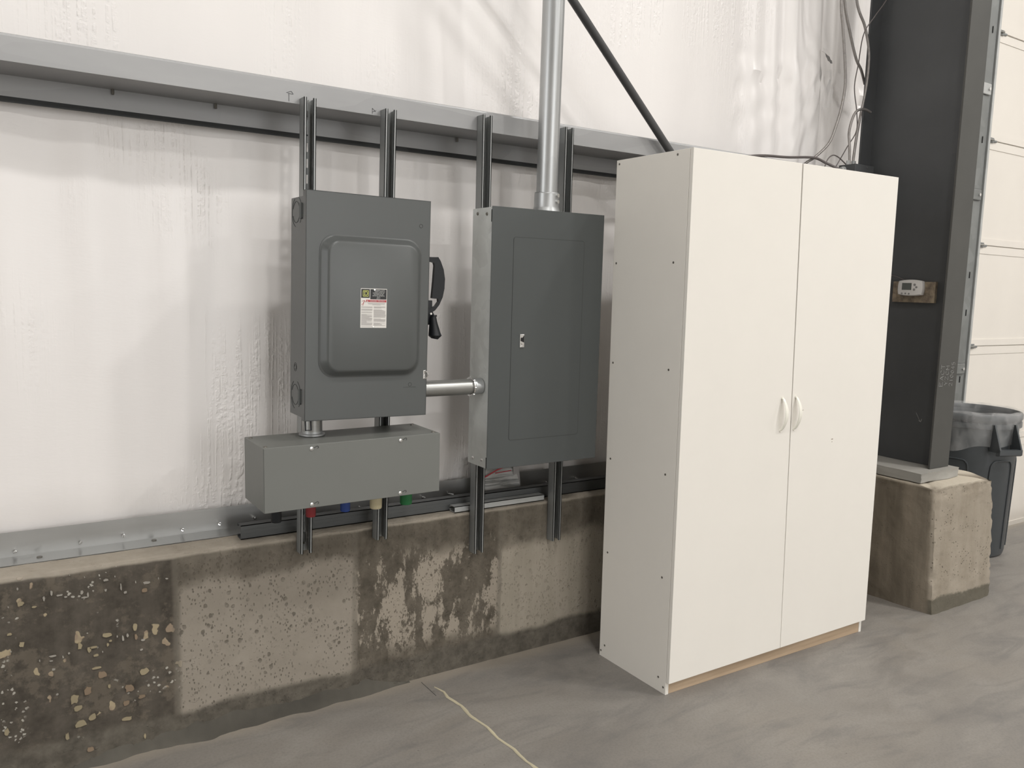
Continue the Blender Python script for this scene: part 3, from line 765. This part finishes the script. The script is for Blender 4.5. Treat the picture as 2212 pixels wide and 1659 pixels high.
bm = bmn(); prism(bm, [(lxp-.006, lzp+.004), (lxp+.007, lzp+.004), (lxp+.0005, lzp-.002)], 'y', -pd-.008, -pd-.004); prism(bm, [(lxp-.006, lzp-.010), (lxp+.007, lzp-.010), (lxp+.0005, lzp-.004)], 'y', -pd-.008, -pd-.004)
obj('latch_key', bm, 'chrome', la)
for y_, z_ in ((-.10, ph_-.026), (-.035, ph_-.022), (-.10, -ph_+.030), (-.035, -ph_+.026)):
    bm = bmn(); lathe(bm, [(.0065, 0), (.005, -.003), (.0005, -.004)], (-pw+.003, y_, z_), 'x', 12); obj('screw', bm, 'dscrew' if z_ > 0 else 'chrome', p, True)
bm = bmn(); box(bm, (-pw-.0004, -pd+.0035, ph_-.055), (-pw+.0032, -pd+.006, ph_-.012)); obj('trim_slot', bm, 'hole', p)
obj('trim_slot', B((-pw-.0004, -pd+.0035, -ph_+.004), (-pw+.0032, -pd+.006, -ph_+.045)), 'hole', p)
bm = bmn(); cyl(bm, (.03, -.04, -ph_-.006), .007, .006, 'z', 10); box(bm, (.025, -.11, -ph_-.006), (.2, -.105, -ph_)); obj('knockout_rim', bm, 'box', p)

# ------------------------------------------------------------------ wireway box
GC = (-1.1019, .5494, .9018); gw, gh, gd = .3005, .10085, .2065
gt = thing('wireway_box', 'light grey rectangular wireway box under the disconnect switch', 'junction box', GC, (radians(.30), radians(-.41), radians(-.02)))
bm = bmn(); box(bm, (-gw, -gd+.0035, -gh), (gw, 0, gh), .0015, 1); obj('body', bm, 'gutter', gt)
bm = bmn(); box(bm, (-gw+.0015, -gd, -gh), (gw, -gd+.002, gh-.0005), .0008, 1)
cv = obj('cover', bm, 'gutter', gt)
for x in (-1.253, -.949):
    for z in (-.0955+.012, .088):
        bm = bmn(); xx = x-GC[0]; zz_ = z if z > 0 else -.090
        lathe(bm, [(.0068, -gd), (.006, -gd-.0022), (.0005, -gd-.0030)], (xx, 0, zz_), 'y', 14)
        sc_o = obj('screw', bm, 'chrome', cv, True)
        bm = bmn(); pts = [(xx+.0065, -gd-.0004, zz_+.002)]+[(xx+.018+.0045*cos(radians(a)), -gd-.0004, zz_+.003+.0035*sin(radians(a))) for a in range(150, -100, -25)]
        tube(bm, pts, .0009, 5); obj('keyhole_slot', bm, 'line', cv)
for x, y_ in ((-gw+.012, -.028), (-gw+.012, -gd+.022), (gw-.018, -.028), (gw-.015, -gd+.024)):
    bm = bmn(); lathe(bm, [(.0065, gh), (.0055, gh+.0028), (.0005, gh+.0035)], (x, y_, 0), 'z', 12); obj('top_screw', bm, 'dscrew', gt, True)
for i, (m_, nm, x, r, zb) in enumerate((('black', 'black', -1.331, .0165, .735), ('red', 'red', -1.217, .016, .739), ('blue', 'blue', -1.098, .0165, .742), ('beige', 'beige', -.987, .0205, .738), ('green', 'green', -.873, .021, .739))):
    bm = bmn(); lathe(bm, [(r*.6, zb), (r*.93, zb), (r, zb+.003), (r*1.05, .806)], (x, .452, 0), 'z', 20, close=True)
    tag(obj('wire_cap', bm, m_, None, True), nm+' plastic cap hanging under the light grey wireway box', 'plastic cap', 'coloured caps under the wireway box')

# ------------------------------------------------------------------ conduits
c = thing('conduit_nipple', 'short bright steel nipple joining disconnect switch and wireway box', 'conduit', (-1.200, .488, 1.0035))
bm = bmn(); lathe(bm, [(.033, .002), (.033, .0585)], (0, 0, 0), 'z', 32, close=True); obj('pipe', bm, 'nip', c, True)
bm = bmn(); lathe(bm, [(.030, .0), (.042, .0), (.042, .005), (.0335, .007), (.0335, .014), (.033, .014)], (0, 0, 0), 'z', 24); obj('locknut', bm, 'emt', c, True, 25)

c = thing('conduit_pipe', 'horizontal steel conduit between disconnect switch and breaker panel', 'conduit', (-.826, .465, 1.140), (0, radians(90), 0))
bm = bmn(); lathe(bm, [(.0285, 0), (.0285, .222)], (0, 0, 0), 'z', 32, close=True); obj('pipe', bm, 'nip', c, True)
bm = bmn(); lathe(bm, [(.0285, .216), (.0315, .218), (.0315, .224), (.029, .226), (.029, .2535), (.026, .2535)], (0, 0, 0), 'z', 32); obj('connector', bm, 'emt', c, True, 25)
bm = bmn(); lathe(bm, [(.029, .208), (.0355, .209), (.0355, .214), (.029, .216)], (0, 0, 0), 'z', 28)
for a in range(0, 360, 45): tube(bm, [(.036*cos(radians(a)), .036*sin(radians(a)), .208), (.036*cos(radians(a)), .036*sin(radians(a)), .215)], .0025, 6)
obj('locknut', bm, 'chrome', c, True, 25)

c = thing('conduit_riser', 'thick vertical steel conduit rising from the top of the breaker panel', 'conduit', (-.296, .478, 1.789), (radians(3.0), radians(-1.9), 0))
bm = bmn(); lathe(bm, [(.0395, .05), (.0402, .6), (.041, 4.45)], (0, 0, 0), 'z', 40, close=True); obj('pipe', bm, 'emt', c, True)
bm = bmn(); lathe(bm, [(.041, 0), (.052, .0), (.050, .006), (.0475, .012), (.046, .018), (.046, .066), (.044, .069), (.0395, .069)], (0, 0, 0), 'z', 40)
cn = obj('connector', bm, 'emt', c, True, 30)
for z in (.058, .036):
    bm = bmn(); a = radians(-68); n_ = Vector((cos(a), sin(a), 0)); tube(bm, [n_*.044+Vector((0, 0, z)), n_*.053+Vector((0, 0, z))], .0075, 6); obj('set_screw', bm, 'chrome', cn)

r_ = tag(obj('brace_rod', T([(-2.05, .56, 4.36), (-.147, .56, 2.599), (.394, .56, 2.099), (1.66, .56, .93)], .0165, 16), 'rod', None, True), 'dark diagonal steel brace rod crossing above the white cabinet', 'brace')

# ------------------------------------------------------------------ white cabinet
k = thing('storage_cabinet', 'tall white two door storage cabinet standing on the concrete floor', 'cabinet', (0, 0, 0), (radians(-.17), radians(-.46), -.0097))
cw, cd, cz, H = 1.1942, .4111, .0503, 2.0
def legz(x): return -.0080*x-.0002
for nm, xa, lbl in (('side_panel', .0, 'left side panel with screw heads'), ('side_panel', cw-.016, None)):
    bm = bmn(); box(bm, (xa, .0175, legz(xa)), (xa+.016, cd, H), .0008, 1)
    o = obj(nm, bm, 'lam', k)
    if lbl:
        for y_, z_ in ((.395, 1.985), (.078, 1.985), (.393, 1.608), (.076, 1.608), (.391, 1.219), (.076, 1.222), (.385, .834), (.069, .835), (.382, .447), (.062, .444), (.379, .053), (.058, .055), (.402, .024), (.030, .026)):
            bm = bmn(); lathe(bm, [(.0045, 0), (.004, -.0010), (.0003, -.0013)], (0, y_, z_), 'x', 10, ); obj('screw', bm, 'dscrew', o, True)
bm = bmn(); box(bm, (.016, .0175, H-.016), (cw-.016, cd-.004, H-.0002)); obj('top_panel', bm, 'lam', k)
bm = bmn(); box(bm, (.016, .0185, cz+.0005), (cw-.016, cd-.008, cz+.016)); obj('bottom_panel', bm, 'lam', k)
bm = bmn(); box(bm, (.016, cd-.006, cz+.016), (cw-.016, cd-.003, H-.016)); obj('back_panel', bm, 'lam', k)
bm = bmn(); vs = box(bm, (.0162, .0195, .0), (cw-.0162, .038, cz))
for v_ in vs:
    if v_.co.z < .01: v_.co.z = legz(v_.co.x)+.001
obj('toe_board', bm, 'wood', k)
def leaf(xl0, xl1, xr0, xr1):
    bm = bmn(); vs = box(bm, (0, 0, cz), (1, .016, H))
    for v_ in vs:
        top = v_.co.z > 1; right = v_.co.x > .5
        v_.co.x = (xr1 if top else xr0) if right else (xl1 if top else xl0)
    bmesh.ops.bevel(bm, geom=bm.edges[:], offset=.0012, segments=2, profile=.5, affect='EDGES')
    return bm
dl = obj('door', leaf(0, 0, .6205, .5725), 'lam', k); drr = obj('door', leaf(.6225, .5795, cw, cw), 'lam', k)
plabel(dl, 'left door'); plabel(drr, 'right door')
for par, x in ((dl, .538), (drr, .619)):
    bm = bmn(); N = 18; rows = []
    for i in range(N+1):
        t_ = i/N; z = 1.100-.134*t_; s_ = sin(pi*t_); yo = -.026*s_**.75; w = .0045+.0055*s_; xo = x+.002*s_
        th = .0035
        rows.append([bm.verts.new(q_) for q_ in ((xo-w, yo, z), (xo+w, yo, z), (xo+w*.8, yo-th, z), (xo-w*.8, yo-th, z))])
    for a, b in zip(rows, rows[1:]):
        for j in range(4): bm.faces.new([a[j], a[(j+1) % 4], b[(j+1) % 4], b[j]])
    bm.faces.new(rows[0]); bm.faces.new(rows[-1][::-1])
    cyl(bm, (x, -.004, 1.098), .006, .005, 'y', 12); cyl(bm, (x, -.004, .968), .006, .005, 'y', 12)
    obj('handle', bm, 'handle', par, True, 50)
for a_, b_ in (((.862, .905), (.873, .908)), ((.665, 1.040), (.671, 1.042)), ((.866, .893), (.869, .896))):
    obj('scuff_mark', B((a_[0], -.0005, a_[1]), (b_[0], .0001, b_[1])), 'osb', drr)

# ------------------------------------------------------------------ column, pedestal
def pedestal():
    bm = bmn(); bot = [(1.671, -.052), (2.215, -.052), (2.20, .61), (1.622, .61)]; topc = [(1.618, -.048), (2.150, -.048), (2.17, .61), (1.600, .61)]
    N = 44; zs = [0, .008]+[.02+.0135*i_ for i_ in range(42)]+[.583, .595, .606, .614, .620, .626]
    rings = []
    for z in zs:
        t_ = z/.626; ring = []
        for e in range(4):
            a = Vector(bot[e]).lerp(Vector(topc[e]), t_); b = Vector(bot[(e+1) % 4]).lerp(Vector(topc[(e+1) % 4]), t_)
            for k_ in range(N):
                u = k_/N; q_ = a.lerp(b, u); x, y_ = q_
                corner = min(u, 1-u)*(b-a).length
                rnd = max(0, 1-corner/.035)*(.005+.016*max(0, t_-.75)/.25+.010*max(0, fbm(x, y_, z, 22)+.25)+.006*abs(fbm(x, y_, z, 60)))
                cx_, cy_ = (1.92, .28); dv = Vector((cx_-x, cy_-y_)).normalized()
                n_ = .004*fbm(x, y_, z, 12)+.0012*fbm(x, y_, z, 55)+(.010*abs(fbm(x, y_, z, 22)) if t_ > .93 else 0)
                q2 = q_+dv*(rnd+n_)
                zz2 = z-(.028*max(0, 1-(Vector((2.16, -.05))-q_).length/.13) if t_ > .97 else 0)-(.012*max(0, 1-(Vector((1.62, -.05))-q_).length/.08) if t_ > .97 else 0)
                ring.append(bm.verts.new((q2.x, q2.y, zz2)))
        rings.append(ring)
    for a, b in zip(rings, rings[1:]):
        n_ = len(a)
        for k_ in range(n_): bm.faces.new([a[k_], a[(k_+1) % n_], b[(k_+1) % n_], b[k_]])
    c_ = bm.verts.new((1.9, .28, .630)); r_ = rings[-1]
    inner = [bm.verts.new(v_.co.lerp(Vector((1.9, .28, .632)), .12)+Vector((0, 0, .004))) for v_ in r_]
    for k_ in range(len(r_)):
        j = (k_+1) % len(r_); bm.faces.new([r_[k_], r_[j], inner[j], inner[k_]]); bm.faces.new([inner[k_], inner[j], c_])
    bm.faces.new(rings[0][::-1]); return bm
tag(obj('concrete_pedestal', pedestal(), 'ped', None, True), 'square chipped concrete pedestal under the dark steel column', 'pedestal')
col = thing('steel_column', 'dark grey steel I-beam column standing on the concrete pedestal', 'column', (1.845, .075, .633))
bm = bmn(); box(bm, (-.225, -.042, .0), (.112, .50, .045))
bmesh.ops.subdivide_edges(bm, edges=bm.edges[:], cuts=8, use_grid_fill=True)
for v_ in bm.verts: v_.co += Vector((.010*fbm(*v_.co, 14), .010*fbm(v_.co.y, v_.co.x, v_.co.z, 15), 0 if v_.co.z < .01 else .003*fbm(*v_.co, 20)))
plabel(obj('grout_pad', bm, 'grout', col, True, 60), 'rough light grey grout pad')
bm = bmn(); box(bm, (-.082, 0, .046), (.083, .010, 5.6), .001, 1); fl = obj('flange', bm, 'colface', col)
bm = bmn(); box(bm, (-.095, .507, .046), (.083, .5165, 5.6), .001, 1); obj('flange', bm, 'column', col)
bm = bmn(); box(bm, (-.003, .010, .046), (.004, .507, 5.6)); wb = obj('web', bm, 'column', col)
bm = bmn(); tube(bm, [(-.0034, .14, .30), (-.0034, .125, .275), (-.0034, .118, .262)], .0010, 5); tube(bm, [(-.0034, .122, .262), (-.0034, .112, .258), (-.0034, .108, .272)], .0022, 5)
obj('scratch', bm, 'chalk', wb)
# chalk writing, read upwards
GL = {'E': [[(1, 0), (0, 0), (0, 1), (1, 1)], [(0, .5), (.8, .5)]], 'A': [[(0, 0), (.5, 1), (1, 0)], [(.2, .4), (.8, .4)]], 'C': [[(1, .85), (.6, 1), (.1, .8), (0, .4), (.2, .05), (.7, 0), (1, .2)]],
      'T': [[(.5, 0), (.5, 1)], [(0, 1), (1, 1)]], 'Y': [[(0, 1), (.5, .5), (1, 1)], [(.5, .5), (.5, 0)]], 'Z': [[(0, 1), (1, 1), (0, 0), (1, 0)]], 'M': [[(0, 0), (0, 1), (.5, .45), (1, 1), (1, 0)]],
      '2': [[(0, .8), (.3, 1), (.8, .95), (.9, .6), (0, 0), (1, 0)]], '1': [[(.5, 0), (.5, 1)]], '0': [[(.5, 0), (.1, .3), (.1, .75), (.5, 1), (.9, .75), (.9, .3), (.5, 0)]],
      '4': [[(.7, 0), (.7, 1), (0, .4), (1, .4)]], '5': [[(.9, 1), (.1, 1), (.1, .55), (.7, .6), (.9, .3), (.6, 0), (0, .05)]]}
bm = bmn()
for txt, xb, zb, zt, hh in (('EACT', 1.806, 1.083, 1.196, .030), ('YZCM', 1.846, 1.087, 1.188, .026), ('210045', 1.890, 1.082, 1.205, .028)):
    cwid = (zt-zb)/len(txt)
    for i, ch in enumerate(txt):
        for stt in GL[ch]:
            pts = [(xb-v_*hh-1.845+.002*i, -.0006, zb+cwid*(i+.08+.72*u)-.633) for u, v_ in stt]
            for a, b in zip(pts, pts[1:]): tube(bm, [a, b], .0011, 5)
plabel(obj('chalk_writing', bm, 'chalk', fl), 'handwritten chalk letters and numbers')

# thermostat on its board
tag(obj('wood_block', B((1.823, .163, 1.4835), (1.8418, .385, 1.5865), .001), 'osb'), 'stained wood block on the column behind the thermostat', 'wood block')
th = thing('thermostat', 'small white digital thermostat mounted on the wood block', 'thermostat', (1.823, .2795, 1.555))
bm = bmn(); N = 8; out = []
def prof_pts(hy, hz, bul):
    P_ = []
    for k_ in range(N): u = -1+2*k_/N; P_.append((u*hy, hz*.86+bul*(1-u*u)))
    for k_ in range(N): u = 1-2*k_/N; P_.append((hy+bul*.7*(1-u*u), u*hz*.86))
    for k_ in range(N): u = 1-2*k_/N; P_.append((u*hy, -hz*.86-bul*.8*(1-u*u)))
    for k_ in range(N): u = -1+2*k_/N; P_.append((-hy-bul*.7*(1-u*u), u*hz*.86))
    return P_
lp = [[bm.verts.new((x, y_, z)) for y_, z in prof_pts(a, b, c_)] for x, a, b, c_ in ((0, .060, .038, .006), (-.012, .062, .040, .007), (-.024, .060, .039, .007), (-.028, .055, .036, .006))]
for a, b in zip(lp, lp[1:]):
    for j in range(len(a)): bm.faces.new([a[j], a[(j+1) % len(a)], b[(j+1) % len(a)], b[j]])
bm.faces.new(lp[0]); bm.faces.new(lp[-1][::-1]); obj('case', bm, 'therm', th, True, 40)
obj('screen', B((-.0288, -.010, -.010), (-.0278, .040, .024)), 'lcd', th)
for y_, z_, r in ((-.026, .016, .0060), (-.036, .004, .0052), (-.025, -.008, .0060), (.038, -.028, .0045), (.019, -.028, .0045), (.001, -.029, .0045)):
    bm = bmn(); cyl(bm, (-.0295, y_, z_), r, .002, 'x', 14); obj('button', bm, 'btn', th)
tag(obj('thermostat_wire', T(smooth_path([(1.835, .50, 1.622), (1.832, .45, 1.622), (1.828, .38, 1.612), (1.822, .318, 1.590)]), .0022, 8), 'wire', None, True), 'thin wire running down to the top of the thermostat', 'wire')

# ------------------------------------------------------------------ cables by the column
def cable(name, pts, r, m, label, cat='cable', ribs=0, n=14, group=None):
    sp = smooth_path(pts, n)
    if ribs:   # ribbed armour: resample finely
        L_ = [0]
        for a, b in zip(sp, sp[1:]): L_.append(L_[-1]+(b-a).length)
        out = []; s_ = 0; i = 0; stp = .0042
        while s_ < L_[-1]:
            while L_[i+1] < s_: i += 1
            t_ = (s_-L_[i])/max(1e-9, L_[i+1]-L_[i]); out.append(sp[i].lerp(sp[i+1], t_)); s_ += stp
        sp = out
    return tag(obj(name, T(sp, r, 10, ribs=ribs), m, None, True, 80), label, cat, group)
cable('armoured_cable', [(1.50, .63, 6.2), (1.50, .62, 4.0), (1.512, .60, 3.25), (1.526, .60, 2.95), (1.556, .60, 2.825), (1.590, .60, 2.676), (1.607, .60, 2.567), (1.592, .60, 2.452), (1.556, .60, 2.346), (1.510, .60, 2.261), (1.43, .61, 2.19), (1.377, .62, 2.157), (1.33, .63, 2.12)], .0062, 'mc', 'grey armoured cable curving away left down behind the white cabinet', 'cable', .16)
cable('armoured_cable', [(1.535, .64, 6.2), (1.53, .635, 4.0), (1.535, .615, 3.20), (1.573, .615, 2.96), (1.636, .615, 2.818), (1.700, .615, 2.706), (1.75, .615, 2.657), (1.81, .63, 2.60)], .0062, 'mc', 'dark armoured cable slanting down behind the left edge of the column', 'cable', .16)
cable('armoured_cable', [(1.575, .60, 6.2), (1.575, .60, 4.0), (1.585, .585, 3.25), (1.627, .585, 2.971), (1.695, .575, 2.852), (1.735, .57, 2.747), (1.745, .57, 2.659), (1.735, .57, 2.543), (1.705, .57, 2.401), (1.675, .56, 2.306), (1.650, .55, 2.20), (1.640, .54, 2.166)], .0060, 'mc', 'grey armoured cable hugging the column down to the dark box', 'cable', .16)
cable('armoured_cable', [(1.755, .545, 2.437), (1.70, .545, 2.444), (1.652, .550, 2.432), (1.625, .555, 2.393), (1.612, .56, 2.322), (1.61, .55, 2.255), (1.608, .54, 2.166)], .0060, 'mc', 'short armoured cable looping from the column edge into the dark box', 'cable', .16)
cable('thin_wire', [(1.825, .45, 6.2), (1.825, .45, 3.9), (1.80, .47, 3.10), (1.745, .50, 2.969), (1.662, .50, 2.876), (1.62, .525, 2.79), (1.68, .585, 2.67), (1.670, .59, 2.555), (1.705, .59, 2.436), (1.712, .59, 2.344), (1.645, .59, 2.255), (1.570, .59, 2.155)], .0026, 'wire', 'thin dark wire crossing the front of the column and winding down to the cabinet top', 'wire')
cable('armoured_cable', [(.80, .580, 2.105), (.92, .585, 2.134), (1.037, .592, 2.150), (1.202, .598, 2.161), (1.40, .60, 2.180), (1.49, .59, 2.162), (1.56, .56, 2.135)], .0062, 'wire', 'dark cable lying along the girt above the cabinet top', 'cable')
cable('thin_wire', [(1.47, .59, 2.11), (1.495, .59, 2.176), (1.536, .59, 2.205), (1.585, .59, 2.200), (1.625, .57, 2.165)], .0030, 'wire', 'small dark wire arching over the cabinet top beside the dark box', 'wire')
jb = thing('junction_box', 'dark grey junction box fixed to the left edge of the column', 'junction box', (1.66, .535, 2.06))
obj('box', B((-.075, -.045, 0), (.078, .05, .100), .002), 'column', jb)
bm = bmn(); cyl(bm, (-.086, .02, .075), .016, .012, 'x', 14); cyl(bm, (-.100, .02, .075), .011, .016, 'x', 14); obj('connector', bm, 'lstrut', jb)
bm = bmn(); cyl(bm, (-.052, .012, .100), .011, .022, 'z', 12); obj('connector', bm, 'emt', jb)
bm = bmn(); cyl(bm, (-.020, .006, .100), .011, .022, 'z', 12); obj('connector', bm, 'emt', jb)
bm = bmn(); cyl(bm, (.02, -.0475, .090), .004, .003, 'y', 8); obj('screw', bm, 'chrome', jb)

# ------------------------------------------------------------------ document bag on the sill
bm = bmn(); nx, nz = 14, 10; rows = []
for i in range(nx+1):
    r0_ = []
    for j in range(nz+1):
        u, v_ = i/nx, j/nz; x = -.425+.225*u+(.02 if v_ < .2 else 0)*0-.03*v_*(u > .9); z = .642+.15*v_-.02*u*(1-v_)+.012*u; y_ = .716+.060*v_+.006*sin(u*9+v_*4)+.004*fbm(u, v_, 0, 5)
        r0_.append(bm.verts.new((x, y_, z)))
    rows.append(r0_)
for a, b in zip(rows, rows[1:]):
    for j in range(nz): bm.faces.new([a[j], b[j], b[j+1], a[j+1]])
bmesh.ops.solidify(bm, geom=bm.faces[:], thickness=.003)
pk = thing('document_pouch', 'crumpled clear pouch of printed papers leaning behind the breaker panel foot', 'document pouch', (0, 0, 0))
obj('papers', bm, 'paper', pk, True, 60)
bm = bmn(); tube(bm, [(-.415, .727, .712), (-.37, .730, .727), (-.32, .736, .745), (-.27, .742, .756)], .003, 6); tube(bm, [(-.33, .728, .735), (-.25, .732, .738)], .002, 6); obj('red_stripe', bm, 'lab_r', pk)
bm = bmn(); vs = [(-.222, .705, .650), (-.190, .712, .652), (-.212, .765, .795), (-.238, .762, .795)]
prism(bm, [(x, z) for x, _, z in vs], 'y', .742, .745); obj('clear_edge', bm, 'lab_g', pk)

# ------------------------------------------------------------------ waste bin
bn = thing('waste_bin', 'round dark grey plastic waste bin behind the pedestal by the white door', 'bin', (2.90, .505, 0), (0, 0, 0))
bm = bmn(); lathe(bm, [(.0, .012), (.225, .012), (.235, .0), (.247, .008), (.253, .03), (.2715, .83), (.269, .83), (.262, .82), (.244, .03), (.0, .03)], (0, 0, 0), 'z', 56)
obj('body', bm, 'bin', bn, True, 40)
bm = bmn(); lathe(bm, [(.270, .815), (.280, .812), (.284, .82), (.284, .845), (.279, .853), (.270, .853), (.264, .845), (.266, .815), (.270, .815)], (0, 0, 0), 'z', 56); lathe(bm, [(.272, .77), (.282, .772), (.282, .80), (.272, .802)], (0, 0, 0), 'z', 56)
obj('rim', bm, 'bin', bn, True, 50)
for a in [radians(x) for x in range(-165, 180, 60)]:
    def RP(da, z): r_ = .2548+.0000*da+.019*(z-.03)/.77; return (r_*cos(a+da), r_*sin(a+da), z)
    bm = bmn(); tube(bm, smooth_path([RP(-.30, .05), RP(-.30, .30), RP(-.30, .52), RP(-.24, .575), RP(-.1, .585), RP(.1, .585), RP(.24, .575), RP(.30, .52), RP(.30, .30), RP(.30, .05)], 5), .0045, 6)
    obj('raised_rib', bm, 'bin', bn, True)
for a0 in (radians(-111), radians(69)):
    bm = bmn(); rad = Vector((cos(a0), sin(a0), 0)); tan = Vector((-sin(a0), cos(a0), 0))
    def Q(r, t_, z): return tuple(rad*r+tan*t_+Vector((0, 0, z)))
    for t0, t1 in ((-.075, -.066), (.066, .075)):
        A = [bm.verts.new(Q(r, t0, z)) for r, z in ((.262, .80), (.290, .80), (.345, .665), (.335, .645), (.262, .645))]
        Bq = [bm.verts.new(Q(r, t1, z)) for r, z in ((.262, .80), (.290, .80), (.345, .665), (.335, .645), (.262, .645))]
        bm.faces.new(A); bm.faces.new(Bq[::-1])
        for j in range(5): bm.faces.new([A[j], Bq[j], Bq[(j+1) % 5], A[(j+1) % 5]])
    A = [bm.verts.new(Q(r, -.075, z)) for r, z in ((.318, .665), (.347, .665), (.347, .635), (.335, .628), (.318, .628))]
    Bq = [bm.verts.new(Q(r, .075, z)) for r, z in ((.318, .665), (.347, .665), (.347, .635), (.335, .628), (.318, .628))]
    bm.faces.new(A); bm.faces.new(Bq[::-1])
    for j in range(5): bm.faces.new([A[j], Bq[j], Bq[(j+1) % 5], A[(j+1) % 5]])
    obj('handle', bm, 'bin', bn)
def wobl(i, a, r, h):
    if i == 0: return r, h+.02*sin(3*a+1)+.012*sin(7*a)
    return r+.003*sin(9*a+i)+.002*sin(17*a), h+.002*sin(11*a)
bm = bmn(); lathe(bm, [(.281, .66), (.285, .74), (.289, .80), (.291, .84), (.286, .860), (.275, .866), (.260, .860), (.256, .80), (.245, .55), (.23, .15)], (0, 0, 0), 'z', 96, wobl)
ln = obj('bin_liner', bm, 'film', None, True, 80); ln.location = (2.90, .505, 0)
tag(ln, 'clear plastic liner folded over the rim of the waste bin', 'bin liner')

# ------------------------------------------------------------------ light
def lamp(x, y, e, sz=.42, z=6.05):
    ld = bpy.data.lights.new('high_bay_light', 'AREA'); ld.shape = 'DISK'; ld.size = sz; ld.energy = e; ld.color = (1, .985, .965)
    o = bpy.data.objects.new('high_bay_light', ld); COL.objects.link(o); o.location = (x, y, z)
def fill_light(loc, rot, sx, sy, e):
    ld = bpy.data.lights.new('added_fill', 'AREA'); ld.shape = 'RECTANGLE'; ld.size = sx; ld.size_y = sy; ld.energy = e; ld.color = (.97, .985, 1)
    o = bpy.data.objects.new('added_fill', ld); COL.objects.link(o); o.location = loc; o.rotation_euler = rot
fill_light((-8.9, -1.6, 2.2), (0, radians(-90), 0), 4.0, 3.6, 420)     # added fill at the left wall, brightens faces turned left
fill_light((1.0, -11.9, 2.2), (radians(90), 0, 0), 5.0, 4.0, 620)      # added fill behind the camera, lifts the shade under the girt
for x, y, e in ((-1.3, -2.75, 235), (2.5, -2.75, 315), (-5.2, -2.75, 70), (-1.3, -4.9, 170), (3.6, -4.9, 240), (-5.2, -4.9, 60), (6.8, -3.2, 400), (5.0, -1.6, 90), (-1.5, -9, 560), (4.5, -9, 700)):
    lamp(x, y, e)
w = bpy.data.worlds.new('world'); S.world = w; w.use_nodes = True
w.node_tree.nodes['Background'].inputs[0].default_value = (1, .97, .93, 1); w.node_tree.nodes['Background'].inputs[1].default_value = .05
S.view_settings.view_transform = 'Standard'; S.view_settings.look = 'None'; S.view_settings.exposure = -1.62; S.view_settings.gamma = 1
S.view_settings.use_curve_mapping = False
